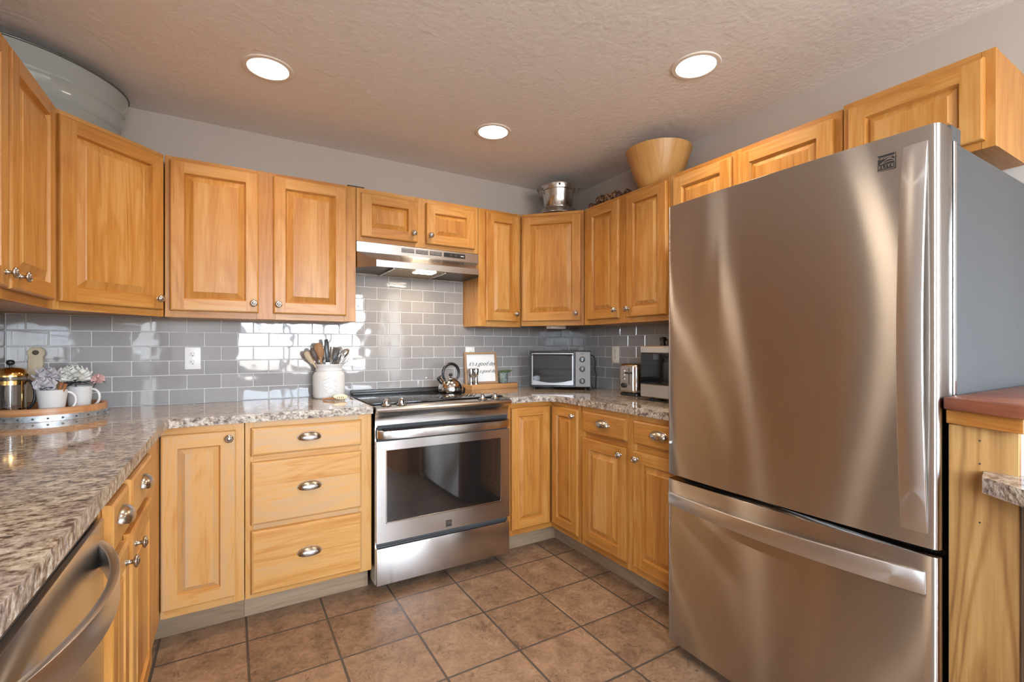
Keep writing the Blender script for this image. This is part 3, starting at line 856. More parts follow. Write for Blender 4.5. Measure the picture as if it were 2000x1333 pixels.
# badge: dark plate with a wave and the maker's word
def badge(mb, M, w, h, word, word2):
    mb.add([M @ Vector(p) for p in ((-w / 2, -h / 2, 0), (w / 2, -h / 2, 0), (w / 2, h / 2, 0), (-w / 2, h / 2, 0))], [(0, 1, 2, 3)], BLACKMATTE)
    b = w * 0.035
    def bar(x0, x1, y0_, y1_):
        mb.add([M @ Vector(p) for p in ((x0, y0_, .0006), (x1, y0_, .0006), (x1, y1_, .0006), (x0, y1_, .0006))], [(0, 1, 2, 3)], POLISHED)
    bar(-w / 2, w / 2, h / 2 - b, h / 2); bar(-w / 2, w / 2, -h / 2, -h / 2 + b); bar(-w / 2, -w / 2 + b, -h / 2, h / 2); bar(w / 2 - b, w / 2, -h / 2, h / 2)
    for amp, yb, th in ((0.17, -0.02, 0.055), (0.07, -0.08, 0.04)):
        vs = []; fs = []
        for i in range(17):
            u = i / 16; y = h * (yb + amp * math.sin((u - 0.28) * PI * 1.35) ); x = -w / 2 + w * u
            vs += [M @ Vector((x, y - h * th / 2, .0008)), M @ Vector((x, y + h * th / 2, .0008))]
        for i in range(16): fs.append((2 * i, 2 * i + 2, 2 * i + 3, 2 * i + 1))
        mb.add(vs, fs, POLISHED)
    mb.text(word, h * 0.27, POLISHED, M @ Matrix.Translation((0, h * 0.28, 0.0008)), spacing=0.95, ext=0.0002, bold=0.0002)
    if word2: mb.text(word2, h * 0.27, POLISHED, M @ Matrix.Translation((0, -h * 0.30, 0.0008)), spacing=1.35, ext=0.0002, bold=0.0003)
bd = MB(); badge(bd, Matrix.Translation((0.985, RY - 0.001, 0.285)) @ TOFRONT, 0.034, 0.034, 'Kenmore', None)
obj('badge', bd, dobj)
# handle: shelf-like bar over the door
hb = MB()
A_, B_, C_, D_ = [], [], [], []
for i in range(25):
    t = i / 24; x = RX0 + 0.006 + (RX1 - RX0 - 0.012) * t; o = RY - 0.006 - 0.040 * bow(t) ** 0.6
    A_.append((x, o, 0.766)); B_.append((x, o, 0.806)); C_.append((x, RY + 0.012, 0.812)); D_.append((x, RY + 0.012, 0.770))
hb.ribbon(A_, B_, C_, D_, STEEL)
hb2 = MB().box(RX0 + 0.03, RX1 - 0.03, RY - 0.030, RY + 0.02, 0.8085, 0.815, BLACKGLASS, 0.002)
hnd = obj('handle', hb, root, angle=50); obj('handle_inlay', hb2, hnd)
obj('vent_gap', MB().box(RX0 + 0.01, RX1 - 0.01, RY + 0.012, RY + 0.03, 0.752, 0.83, BLACKMATTE), root)
# control fascia: hollow below a rounded top lip
prof = [(RY + 0.04, 0.818), (RY + 0.018, 0.822), (RY + 0.022, 0.846), (RY + 0.016, 0.872), (RY - 0.004, 0.890), (RY - 0.018, 0.899), (RY - 0.022, 0.908), (RY - 0.018, 0.916), (RY - 0.004, 0.9205), (RY + 0.085, 0.922), (RY + 0.085, 0.90)]
obj('control_fascia', MB().prism(prof, RX0, RX1, STEEL, axis=0), root, angle=40)
# glass top
gt = MB(); gt.box(RX0 - 0.004, RX1 + 0.004, RY + 0.085, 2.90, 0.9255, 0.9315, BLACKGLASS, 0.002, 2)
gl = obj('glass_cooktop', gt, root)
ringm = plain('burner_ring_print', (0.05, 0.05, 0.05), 0.2)
for (x, y, r) in ((0.79, 2.50, 0.105), (1.17, 2.50, 0.085), (0.79, 2.76, 0.075), (1.17, 2.76, 0.10)):
    br = MB(); br.lathe([(r, 0.9317), (r - 0.004, 0.9318)], ringm, 40, (x, y, 0))
    obj('burner_ring', br, gl)
obj('rear_vent', MB().box(RX0 + 0.01, RX1 - 0.01, 2.872, 2.925, 0.925, 0.944, BLACK, 0.006, 2).box(RX0 + 0.01, RX1 - 0.01, 2.926, 2.945, 0.925, 0.953, BLACK, 0.005, 2), root)
for x in (0.665, 0.742, 1.205, 1.285):
    kb = MB(); kb.lathe([(0, 0), (0.024, 0), (0.024, 0.004), (0.020, 0.006), (0.015, 0.010), (0.013, 0.024), (0.012, 0.027), (0, 0.0275)], POLISHED, 24, (x, 2.345, 0.922))
    kb.box(x - 0.0045, x + 0.0045, 2.331, 2.359, 0.945, 0.957, POLISHED, 0.002)
    kb.lathe([(0.027, 0.0), (0.027, 0.002), (0.0235, 0.002)], BLACKMATTE, 24, (x, 2.345, 0.922))
    obj('control_knob', kb, root)

# ------------------------------------------------------------------ range hood
root = thing('range_hood', 'stainless under-cabinet range hood with a lit lamp over the cooktop', 'hood', (0.98, 2.83, 1.64))
hx0, hx1, lx0, lx1, yl = 0.603, 1.365, 0.688, 1.318, 2.618
zt, zs, zm, zl, zb = 1.812, 1.756, 1.706, 1.664, 1.650
m = MB()
def hq(*p): m.add(p, [tuple(range(len(p)))], STEEL)
yf = 2.716
hq((hx0, yf, zs), (hx1, yf, zs), (hx1, yf, zt), (hx0, yf, zt))              # upright fascia
hq((hx0, yf, zs), (lx0, yl + 0.02, zm), (lx1, yl + 0.02, zm), (hx1, yf, zs))   # sloped skirt
hq((lx0, yl + 0.02, zm), (lx0, yl, zm - 0.006), (lx1, yl, zm - 0.006), (lx1, yl + 0.02, zm))
hq((lx0, yl, zm - 0.006), (lx0, yl, zl), (lx1, yl, zl), (lx1, yl, zm - 0.006))      # front lip
hq((hx0, yf, zs), (hx0, yf, zl), (lx0, yl, zl), (lx0, yl, zm - 0.006), (lx0, yl + 0.02, zm))   # flared sides
hq((hx1, yf, zs), (lx1, yl + 0.02, zm), (lx1, yl, zm - 0.006), (lx1, yl, zl), (hx1, yf, zl))
hq((hx0, yf, zt), (hx1, yf, zt), (hx1, YB - 0.012, zt), (hx0, YB - 0.012, zt))
hq((hx0, yf, zl), (hx0, yf, zt), (hx0, YB - 0.012, zt), (hx0, YB - 0.012, zl))
hq((hx1, yf, zl), (hx1, YB - 0.012, zl), (hx1, YB - 0.012, zt), (hx1, yf, zt))
hq((hx0, YB - 0.012, zl), (hx0, YB - 0.012, zt), (hx1, YB - 0.012, zt), (hx1, YB - 0.012, zl))
hood = obj('shell', m, root, angle=20)
# underside pan and its ribs
pan = MB()
pan.add([(lx0 + 0.004, yl + 0.004, zl + 0.006), (lx1 - 0.004, yl + 0.004, zl + 0.006), (hx1 - 0.004, yf, zl + 0.006), (hx1 - 0.004, YB - 0.014, zl + 0.001), (hx0 + 0.004, YB - 0.014, zl + 0.001), (hx0 + 0.004, yf, zl + 0.006)], [(0, 5, 4, 3, 2, 1)], plain('dark_hood_underside', (0.10, 0.062, 0.035), 0.35, 0.7))
obj('underside', pan, root)
obj('grease_filter', MB().box(0.80, 1.10, 2.645, 2.93, 1.660, 1.668, FILTER, 0.001), root)
for x in (0.79, 1.105):
    obj('filter_rail', MB().box(x - 0.006, x + 0.005, 2.632, 2.94, 1.656, 1.668, POLISHED, 0.002), root)
obj('lamp_lens', MB().box(0.925, 1.045, 2.632, 2.712, 1.654, 1.668, HOODGLOW, 0.003), root)
for k in range(3):
    vm = MB(); xx = 0.860 + k * 0.088
    vm.box(xx, xx + 0.078, yf - 0.0015, yf + 0.002, 1.776, 1.800, BLACKMATTE)
    for j in range(3): vm.box(xx, xx + 0.078, yf - 0.0028, yf + 0.001, 1.7805 + j * 0.0068, 1.7828 + j * 0.0068, STEEL)
    obj('vent_grille', vm, root)
pn = MB().box(1.128, 1.272, yf - 0.003, yf + 0.001, 1.774, 1.801, BLACK, 0.001)
pn.box(1.24, 1.262, yf - 0.0036, yf, 1.785, 1.789, WHITEPLASTIC); pn.box(1.165, 1.178, yf - 0.006, yf, 1.781, 1.793, DARKGREY, 0.001); pn.box(1.2, 1.213, yf - 0.006, yf, 1.781, 1.793, DARKGREY, 0.001)
obj('switch_panel', pn, root)
lt = area('hood_lamp', (0.985, 2.67, 1.640), (0, 0, 0), 0.11, 0.06, 2.2, (1.0, 0.80, 0.56)); lt.parent = root; lt.location = Vector((0.985, 2.675, 1.640)) - Vector(root.location)

# ------------------------------------------------------------------ refrigerator
root = thing('refrigerator', 'large stainless bottom-freezer refrigerator with silver side', 'refrigerator', (1.9, 0.88, 0))
FY0, FY1, FX = 0.457, 1.303, 1.50
obj('cabinet_body', MB().box(1.592, XR - 0.03, FY0 + 0.004, FY1 - 0.004, 0.03, 1.752, SILVERPAINT, 0.006, 2), root)
for y in (0.52, 1.24):
    for x in (1.66, 2.18):
        obj('foot', MB().lathe([(0, 0), (0.02, 0), (0.02, 0.03), (0, 0.03)], BLACKMATTE, 12, (x, y, 0)), root)
obj('toe_grille', MB().box(1.575, 1.60, FY0 + 0.02, FY1 - 0.02, 0.012, 0.052, BLACKMATTE, 0.003), root)
def door_plan(bulge, r=0.016, n=24):
    p = [(1.584, FY1)]
    pts = []
    for i in range(n + 1):
        t = i / n; y = FY1 - (FY1 - FY0) * t
        s = min(t, 1 - t) * (FY1 - FY0)
        edge = r - math.sqrt(max(0.0, r * r - (r - min(s, r)) ** 2))
        pts.append((FX + edge - bulge * (1 - (2 * t - 1) ** 2), y))
    # finer corners
    c0, c1 = [], []
    for i in range(7):
        a = i / 6 * PI / 2
        s = r * (1 - math.cos(a)); c0.append((FX + r - r * math.sin(a), FY1 - s)); c1.append((FX + r - r * math.sin(a), FY0 + s))
    mid = [q for q in pts if r * 1.1 < FY1 - q[1] < (FY1 - FY0) - r * 1.1]
    return p + c0 + mid + c1[::-1] + [(1.584, FY0)]
du = obj('fresh_food_door', MB().prism(door_plan(0.010), 0.712, 1.777, FRIDGE_STEEL, 0.003, 2), root, angle=25)
df = obj('freezer_drawer', MB().prism(door_plan(0.010), 0.052, 0.694, FRIDGE_STEEL, 0.003, 2), root, angle=25)
obj('door_gasket', MB().box(1.5835, 1.5935, FY0 + 0.012, FY1 - 0.012, 0.735, 1.750, DARKGREY), root)
obj('drawer_gasket', MB().box(1.5835, 1.5935, FY0 + 0.012, FY1 - 0.012, 0.070, 0.680, DARKGREY), root)
obj('hinge_cover', MB().box(1.598, 1.668, FY0 + 0.006, FY0 + 0.10, 1.752, 1.797, SILVERPAINT, 0.006, 2).box(1.560, 1.62, FY0 + 0.012, FY0 + 0.085, 1.778, 1.795, SILVERPAINT, 0.006, 2), root)
obj('door_trim', MB().box(1.5945, 1.612, FY0 - 0.001, FY0 + 0.004, 0.05, 1.75, POLISHED, 0.002), root)
# bowed handle plates
A_, B_, C_, D_ = [], [], [], []
n = 32
for i in range(n + 1):
    t = i / n; z = 1.738 - 0.990 * t; o = FX - 0.003 - 0.034 * math.sin(PI * t) ** 0.9
    yl_ = 0.531 + 0.004 * t; yr = 0.479
    A_.append((o, yr, z)); B_.append((o, yl_, z)); C_.append((o + 0.010, yl_, z)); D_.append((o + 0.010, yr, z))
obj('handle', MB().ribbon(A_, B_, C_, D_, HANDLE_STEEL), du, angle=50)
A_, B_, C_, D_ = [], [], [], []
for i in range(n + 1):
    t = i / n; y = 1.292 - 0.808 * t; o = FX - 0.006 - 0.042 * math.sin(PI * t) ** 0.9
    zt_ = 0.640 + 0.012 * t; zb_ = 0.594
    A_.append((o, y, zb_)); B_.append((o, y, zt_)); C_.append((o + 0.011, y, zt_)); D_.append((o + 0.011, y, zb_))
obj('handle', MB().ribbon(A_, B_, C_, D_, HANDLE_STEEL), df, angle=50)
TOX = Matrix.Rotation(-PI / 2, 4, 'Z') @ TOFRONT
bd = MB(); badge(bd, Matrix.Translation((FX - 0.0055, 0.565, 1.711)) @ TOX, 0.040, 0.042, 'Kenmore', 'ELITE')
obj('badge', bd, du)
obj('lock_plug', MB().lathe([(0, 0), (0.005, 0), (0.005, 0.003), (0, 0.004)], WHITEPLASTIC, 12, M=Matrix.Translation((FX - 0.0005, 1.285, 0.838)) @ TOX), du)

# ------------------------------------------------------------------ half wall, ledge and the peninsula worktop beside the refrigerator
hw = MB(); hw.box(1.548, XR, 0.322, 0.446, 0.0, 1.055, WHITEWALL)
struct('wall_bar', hw, 'white half wall carrying the mahogany ledge')
pw = MB(); pw.box(1.530, 1.5475, 0.327, 0.449, 0.0, 1.027, PANELWOOD, 0.001)
nl = plain('nail_hole', (0.03, 0.02, 0.015), 0.9)
for z in (0.995, 0.94, 0.80): pw.lathe([(0, 0), (0.002, 0), (0.002, 0.0012), (0, 0.0012)], nl, 8, M=Matrix.Translation((1.5302, 0.392, z)) @ TOX)
tag(obj('end_panel', pw, loc=(1.53, 0.388, 0)), 'rustic wood board capping the half wall beside the refrigerator', 'panel')
root = thing('bar_ledge', 'mahogany ledge with an orange wood apron beside the refrigerator', 'ledge', (1.9, 0.3, 1.03))
obj('top_board', MB().prism([(1.512, 0.4545), (1.505, 0.44), (1.43, 0.305), (1.43, 0.28), (XR - 0.002, 0.20), (XR - 0.002, 0.4545)], 1.0645, 1.095, MAHOG, 0.005, 2, grain=1), root, angle=40)
obj('apron', MB().prism([(1.524, 0.4525), (1.519, 0.43), (1.47, 0.318), (1.47, 0.306), (XR - 0.002, 0.306), (XR - 0.002, 0.32), (1.5475, 0.3205), (1.5475, 0.4525)], 1.029, 1.0635, WOOD, 0.002, 1, grain=1, tone=0.85), root)
mb = MB()
gp = [(1.5285, 0.3265), (1.5285, 0.385), (1.455, 0.369), (1.395, 0.291), (1.30, 0.12), (1.30, -0.5), (2.1, -0.5), (2.1, 0.3205), (1.549, 0.3205)]
slab(mb, gp, ZG0, ZG1, 1, 5)
tag(obj('countertop', mb, loc=(1.7, 0, ZG0)), 'granite worktop corner jutting out against the rustic half-wall board', 'countertop')
pc = MB().prism([(1.5275, 0.3195), (1.43, 0.26), (1.36, 0.12), (1.36, -0.47), (2.08, -0.47), (2.08, 0.3195)], 0.0, 0.887, WOOD, grain=2, tone=0.8)
tag(obj('peninsula_cabinet', pc, loc=(1.7, 0, 0)), 'reddish wood cabinet under the granite corner by the half wall', 'cabinet')

# ------------------------------------------------------------------ recessed ceiling lights
def downlight(x, y, label):
    r = thing('recessed_light', label, 'light', (x, y, ZC), 0, 'recessed ceiling lights')
    obj('trim_ring', MB().lathe([(0.078, -0.001), (0.080, -0.006), (0.096, -0.005), (0.099, -0.0005), (0.078, -0.0005)], WHITEMETAL, 40), r, world=False)
    obj('lens', MB().lathe([(0, -0.0032), (0.079, -0.0030), (0.079, -0.0008), (0, -0.0008)], LAMPGLOW, 40), r, world=False)
    d = bpy.data.lights.new('lamp', 'AREA'); d.shape = 'DISK'; d.size = 0.15; d.energy = LAMP_POWER; d.color = LAMP_COL; d.spread = 2.25
    o = bpy.data.objects.new('lamp', d); COL.objects.link(o); o.parent = r; o.location = (0, 0, -0.008)
downlight(0.133, 2.242, 'glowing round recessed light above the drawer stack, nearest the enamel tub')
downlight(1.233, 2.272, 'glowing round recessed light in front of the range hood')
downlight(1.675, 1.302, 'glowing round recessed light above the refrigerator')
downlight(0.20, 1.10, 'glowing round recessed light above the dishwasher')

# ------------------------------------------------------------------ wall outlets
def outlet(loc, theta, label, mat, style):
    r = thing('wall_outlet', label, 'outlet', loc, theta, 'electrical wall outlets')
    obj('cover_plate', MB().box(-0.035, 0.035, -0.006, 0, -0.0575, 0.0575, mat, 0.003, 2), r, world=False)
    for z in (-0.021, 0.021):
        if style == 'duplex':
            b = MB().lathe([(0, 0), (0.0165, 0), (0.0165, 0.0025), (0.0155, 0.003), (0, 0.003)], mat, 24, M=Matrix.Translation((0, -0.006, z)) @ TOFRONT, sy=0.86)
        else:
            b = MB().box(-0.016, 0.016, -0.0085, -0.006, z - 0.017, z + 0.017, mat, 0.002)
        for x in (-0.0062, 0.0062): b.box(x - 0.001, x + 0.001, -0.0095, -0.006, z - 0.001, z + 0.008, BLACKMATTE)
        b.box(-0.0022, 0.0022, -0.0095, -0.006, z - 0.0095, z - 0.005, BLACKMATTE)
        obj('receptacle', b, r, world=False)
outlet((-0.174, YB - 0.009, 1.158), 0, 'white duplex outlet on open tile left of the crock', WHITEPLASTIC, 'duplex')
outlet((0.597, YB - 0.009, 1.158), 0, 'white duplex outlet partly behind the crock of utensils', WHITEPLASTIC, 'duplex')
outlet((1.418, YB - 0.009, 1.158), 0, 'white outlet peeking out above the framed sign', WHITEPLASTIC, 'duplex')
outlet((XR - 0.009, 2.425, 1.162), -PI / 2, 'cream outlet on the tile above the toaster', CREAMPLASTIC, 'decora')

# ------------------------------------------------------------------ things on the worktop, right side
Z = CTOP
# riser board
rb = MB(); rb.prism([(1.352, 2.940), (1.385, 2.842), (1.752, 2.858), (1.785, 2.940)], Z, Z + 0.034, BOARDWOOD, 0.003, 1, grain=0)
tag(obj('serving_board', rb, loc=(1.57, 2.89, Z)), 'thick live-edge serving board under the sign and shakers', 'board')
ZR = Z + 0.034
# framed sign, leaning back on the tiles
root = thing('framed_sign', 'white sign in a wood frame with black script lettering, leaning on tile', 'sign', (1.492, 2.905, ZR + 0.0008))
root.rotation_euler = (math.radians(-7.0), 0, 0)
sw, sh = 0.252, 0.222
fm = MB()
fm.box(-sw / 2, -sw / 2 + 0.016, 0, 0.018, 0, sh, FRAMEWOOD, 0.001); fm.box(sw / 2 - 0.016, sw / 2, 0, 0.018, 0, sh, FRAMEWOOD, 0.001)
fm.box(-sw / 2 + 0.016, sw / 2 - 0.016, 0, 0.018, 0, 0.016, FRAMEWOOD, 0.001, grain=0); fm.box(-sw / 2 + 0.016, sw / 2 - 0.016, 0, 0.018, sh - 0.016, sh, FRAMEWOOD, 0.001, grain=0)
obj('frame', fm, root, world=False)
fb = obj('board', MB().box(-sw / 2 + 0.0165, sw / 2 - 0.0165, 0.008, 0.014, 0.0165, sh - 0.0165, PAPERWHITE), root, world=False)
tx = MB()
tx.text("it's a good day", 0.040, INK, Matrix.Translation((0.008, 0.0074, 0.140)) @ TOFRONT, shear=0.5, ext=0.0002, bold=0.0, spacing=0.92)
tx.text("to have a good day", 0.034, INK, Matrix.Translation((0.002, 0.0074, 0.088)) @ TOFRONT, shear=0.5, ext=0.0002, bold=0.0, spacing=0.92)
obj('lettering', tx, fb, world=False)
# shakers
def shaker(x, y, label):
    r = thing('shaker', label, 'shaker', (x, y, ZR), 0, 'salt and pepper shakers')
    obj('body', MB().lathe([(0, 0), (0.018, 0), (0.0185, 0.006), (0.0165, 0.012), (0.0135, 0.030), (0.0125, 0.050), (0.0145, 0.062), (0.019, 0.068), (0.019, 0.074), (0.016, 0.077), (0, 0.077)], POLISHED, 24), r, world=False, angle=40)
    obj('cap', MB().lathe([(0.016, 0.077), (0.0195, 0.080), (0.020, 0.100), (0.0185, 0.108), (0.010, 0.113), (0, 0.114)], POLISHED, 24), r, world=False, angle=40)
shaker(1.392, 2.878, 'shiny metal shaker at the end of the board, next to the kettle')
shaker(1.434, 2.888, 'shiny metal shaker standing in front of the sign lettering')
# plant
root = thing('potted_succulent', 'small green succulent in a mottled grey-green pot', 'plant', (1.652, 2.888, ZR))
obj('pot', MB().lathe([(0, 0), (0.022, 0), (0.026, 0.006), (0.030, 0.040), (0.030, 0.078), (0.0285, 0.080), (0.027, 0.078), (0.027, 0.070), (0, 0.070)], POTGLAZE, 24), root, world=False, angle=45)
obj('soil', MB().lathe([(0, 0.073), (0.0268, 0.0705), (0, 0.0702)], SOIL, 16), root, world=False)
for k in range(9):
    a = k * 2.4 + 0.3; ln = random.uniform(0.055, 0.082) if k < 7 else 0.05
    if math.sin(a) > 0.25: ln *= 0.62
    up = random.uniform(0.35, 0.8)
    lf = MB(); L = []; R = []
    pts = []
    for i in range(7):
        t = i / 6; d = ln * t
        pts.append((d * math.cos(a) * 0.95, d * math.sin(a) * 0.95, 0.072 + ln * up * (t - 0.55 * t * t)))
    lf.tube(pts, [0.005, 0.008, 0.0095, 0.009, 0.007, 0.004, 0.0008], LEAFGREEN, 8)
    obj('leaf', lf, root, world=False, angle=60)
# kettle
root = thing('kettle', 'stainless tea kettle with a black ring handle on the cooktop', 'kettle', (1.192, 2.760, 0.932), math.radians(190))
obj('body', MB().lathe([(0, 0), (0.072, 0), (0.077, 0.003), (0.079, 0.010), (0.077, 0.030), (0.070, 0.052), (0.056, 0.070), (0.040, 0.080), (0.030, 0.083), (0, 0.084)], POLISHED, 40), root, world=False, angle=50)
ld = obj('lid', MB().lathe([(0.033, 0.083), (0.031, 0.086), (0.012, 0.091), (0, 0.092)], POLISHED, 30), root, world=False, angle=50)
obj('lid_knob', MB().lathe([(0, 0.090), (0.006, 0.090), (0.0055, 0.097), (0.012, 0.103), (0.012, 0.112), (0.006, 0.117), (0, 0.117)], BLACK, 20), ld, world=False, angle=50)
obj('spout', MB().tube([(0.052, 0, 0.055), (0.072, 0, 0.070), (0.086, 0, 0.086)], [0.017, 0.014, 0.0115], POLISHED, 14), root, world=False, angle=50)
obj('spout_cap', MB().tube([(0.084, 0, 0.083), (0.092, 0, 0.092)], [0.0135, 0.012], BLACK, 14).tube([(0.088, 0, 0.095), (0.070, 0, 0.105)], [0.005, 0.004], BLACK, 8), root, world=False, angle=50)
hp = []
for i in range(25):
    a = math.radians(-38 + 256 * i / 24)
    hp.append((0.060 * math.cos(a) - 0.002, 0, 0.117 + 0.060 * math.sin(a)))
obj('handle', MB().tube(hp, [0.0065 + 0.0035 * math.sin(PI * i / 24) for i in range(25)], BLACK, 12), root, world=False, angle=60)
# toaster oven across the corner
OVEN_STEEL = plain('grey_oven_metal', (0.30, 0.29, 0.28), 0.34, 0.9)
p0, p1 = Vector((1.748, 2.700)), Vector((2.070, 2.425))
th = math.atan2(p1.y - p0.y, p1.x - p0.x); tw = (p1 - p0).length
root = thing('toaster_oven', 'silver and black toaster oven set diagonally in the corner', 'toaster oven', (p0.x, p0.y, Z), th)
zz0, zz1, td = 0.018, 0.262, 0.205
shell = MB()
shell.box(0, tw - 0.01, 0.012, 0.022, zz0, zz0 + 0.02, BLACK)
shell.box(0.0, 0.012, 0.004, td, zz0, zz1, BLACK, 0.003); shell.box(tw - 0.028, tw - 0.012, 0.004, td, zz0, zz1, BLACK, 0.003)
shell.box(0.0, tw - 0.012, 0.004, td, zz1 - 0.010, zz1, BLACK, 0.003); shell.box(0.0, tw - 0.012, 0.004, td, zz0, zz0 + 0.012, BLACK, 0.003)
shell.box(0.0, tw - 0.012, td - 0.01, td, zz0, zz1, DARKGREY)
shell.box(0.300, 0.306, 0.004, td, zz0, zz1, BLACK)
obj('housing', shell, root, world=False)
dx0, dx1 = 0.014, 0.298
tdoor = MB()
tdoor.box(dx0, dx1, 0.0, 0.010, zz1 - 0.030, zz1 - 0.012, OVEN_STEEL, 0.002)
tdoor.box(dx0, dx0 + 0.010, 0.0, 0.010, zz0 + 0.014, zz1 - 0.030, OVEN_STEEL, 0.001); tdoor.box(dx1 - 0.010, dx1, 0.0, 0.010, zz0 + 0.014, zz1 - 0.030, OVEN_STEEL, 0.001)
bp = []
for i in range(17):
    t = i / 16; bp.append((dx0 + 0.010 + (dx1 - dx0 - 0.020) * t, zz0 + 0.047 - 0.018 * math.sin(PI * t)))
tdoor.prism([(dx0 + 0.010, zz0 + 0.014)] + [(dx1 - 0.010, zz0 + 0.014)] + bp[::-1], 0.0, 0.010, OVEN_STEEL, axis=1)
td_o = obj('glass_door', tdoor, root, world=False)
obj('pane', MB().box(dx0 + 0.010, dx1 - 0.010, 0.006, 0.009, zz0 + 0.016, zz1 - 0.030, TINTGLASS), td_o, world=False)
obj('handle', MB().tube([(dx0 + 0.01, 0.0, zz1 - 0.024), (dx0 + 0.012, -0.020, zz1 - 0.024), (dx1 - 0.012, -0.020, zz1 - 0.024), (dx1 - 0.01, 0.0, zz1 - 0.024)], 0.0055, BLACK, 10), td_o, world=False)
rk = MB()
for z in (0.085, 0.135):
    for k in range(9): rk.tube([(0.02 + 0.034 * k, 0.03, z), (0.02 + 0.034 * k, td - 0.02, z)], 0.0022, POLISHED, 6)
    for y in (0.035, td - 0.03): rk.tube([(0.014, y, z + 0.001), (0.298, y, z + 0.001)], 0.003, POLISHED, 6)
obj('wire_rack', rk, root, world=False)
obj('control_panel', MB().box(0.310, tw - 0.012, 0.0, 0.012, zz0 + 0.004, zz1 - 0.004, plain('silver_panel', (0.25, 0.25, 0.25), 0.5, 0.3), 0.003).box(0.345, 0.368, -0.0004, 0.001, zz1 - 0.020, zz1 - 0.015, BLACK), root, world=False)
for z in (0.207, 0.142, 0.062):
    kb = MB().lathe([(0, 0), (0.019, 0), (0.0185, 0.004), (0.015, 0.006), (0.0145, 0.015), (0, 0.016)], BLACK, 24, M=Matrix.Translation((0.356, 0, z)) @ TOFRONT)
    kb.box(0.3545, 0.3575, -0.0185, -0.012, z - 0.012, z + 0.012, POLISHED, 0.001)
    obj('dial', kb, root, world=False)
for x in (0.03, tw - 0.045):
    for y in (0.03, td - 0.03): obj('foot', MB().lathe([(0, 0), (0.010, 0), (0.008, 0.019), (0, 0.019)], BLACKMATTE, 12, (x, y, 0)), root, world=False)
cp = [(tw - 0.014, 0.10, 0.235), (tw + 0.012, 0.09, 0.225), (tw + 0.020, 0.085, 0.19), (tw + 0.016, 0.085, 0.14), (tw + 0.026, 0.085, 0.10), (tw + 0.022, 0.08, 0.05), (tw + 0.020, 0.075, 0.012), (tw + 0.002, 0.07, 0.007), (tw - 0.004, 0.075, 0.03)]
obj('power_cord', MB().tube(cp, 0.0042, BLACKMATTE, 8), root, world=False, angle=60)
# toaster
root = thing('toaster', 'chrome two-slice toaster beside the microwave', 'toaster', (2.025, 2.055, Z), -PI / 2)
# local: x runs toward the camera, outward (-y) faces the room
body = MB().box(-0.072, 0.072, 0.0, 0.225, 0.014, 0.192, POLISHED, 0.022, 4)
obj('shell', body, root, world=False, angle=50)
obj('base', MB().box(-0.068, 0.068, 0.006, 0.219, 0.0, 0.016, BLACK, 0.004), root, world=False)
obj('end_plate', MB().box(-0.056, 0.050, -0.004, 0.004, 0.030, 0.180, STEEL, 0.003), root, world=False)
obj('lever_slot', MB().box(0.014, 0.019, -0.0052, 0.0, 0.070, 0.165, BLACK), root, world=False)
obj('lever', MB().box(-0.002, 0.034, -0.022, -0.005, 0.132, 0.142, BLACK, 0.003), root, world=False)
obj('browning_dial', MB().lathe([(0, 0), (0.016, 0), (0.015, 0.012), (0, 0.013)], BLACK, 20, M=Matrix.Translation((-0.024, -0.004, 0.062)) @ TOFRONT), root, world=False)
for z in (0.100, 0.124, 0.148):
    obj('button', MB().box(-0.032, -0.018, -0.0075, 0.0, z - 0.004, z + 0.004, POLISHED, 0.0015), root, world=False)
for x in (-0.030, 0.030):
    obj('bread_slot', MB().box(x - 0.011, x + 0.011, 0.04, 0.195, 0.1905, 0.1925, BLACKMATTE), root, world=False)
# microwave
root = thing('microwave', 'stainless microwave with a dark window partly behind the refrigerator', 'microwave', (1.93, 1.855, Z), -PI / 2)
obj('housing', MB().box(0, 0.475, 0.012, 0.33, 0.018, 0.298, STEEL, 0.004), root, world=False)
md = MB(); md.box(0.001, 0.365, -0.008, 0.012, 0.022, 0.092, STEEL, 0.004); md.box(0.001, 0.365, -0.008, 0.012, 0.258, 0.297, STEEL, 0.004); md.box(0.345, 0.365, -0.008, 0.012, 0.09, 0.26, STEEL, 0.004)
mdo = obj('door', md, root, world=False)
obj('window', MB().box(0.002, 0.345, -0.007, 0.011, 0.092, 0.258, BLACKGLASS, 0.003), mdo, world=False)
obj('control_panel', MB().box(0.367, 0.474, -0.008, 0.012, 0.022, 0.297, BLACK, 0.003), root, world=False)
for x in (0.04, 0.43):
    for y in (0.04, 0.29): obj('foot', MB().lathe([(0, 0), (0.012, 0), (0.010, 0.019), (0, 0.019)], BLACKMATTE, 12, (x, y, 0)), root, world=False)
# black knobbed trivet on the microwave
fg = MB(); fx, fy, fz = 2.06, 1.815, Z + 0.298
fg.lathe([(0, 0), (0.018, 0), (0.015, 0.012), (0.011, 0.020), (0.019, 0.030), (0.021, 0.038), (0.014, 0.048), (0, 0.050)], BLACK, 16, (fx, fy, fz))
tag(obj('bottle_stopper', fg, loc=(fx, fy, fz)), 'small black round-headed stopper on the microwave, farther from the refrigerator', 'stopper')
fg = MB(); fy2 = 1.772
fg.lathe([(0, 0), (0.015, 0), (0.013, 0.014), (0.012, 0.020), (0.016, 0.028), (0.013, 0.038), (0, 0.040)], BLACK, 16, (fx, fy2, fz))
tag(obj('bottle_stopper', fg, loc=(fx, fy2, fz)), 'lower black stopper on the microwave, cut off by the refrigerator edge', 'stopper')

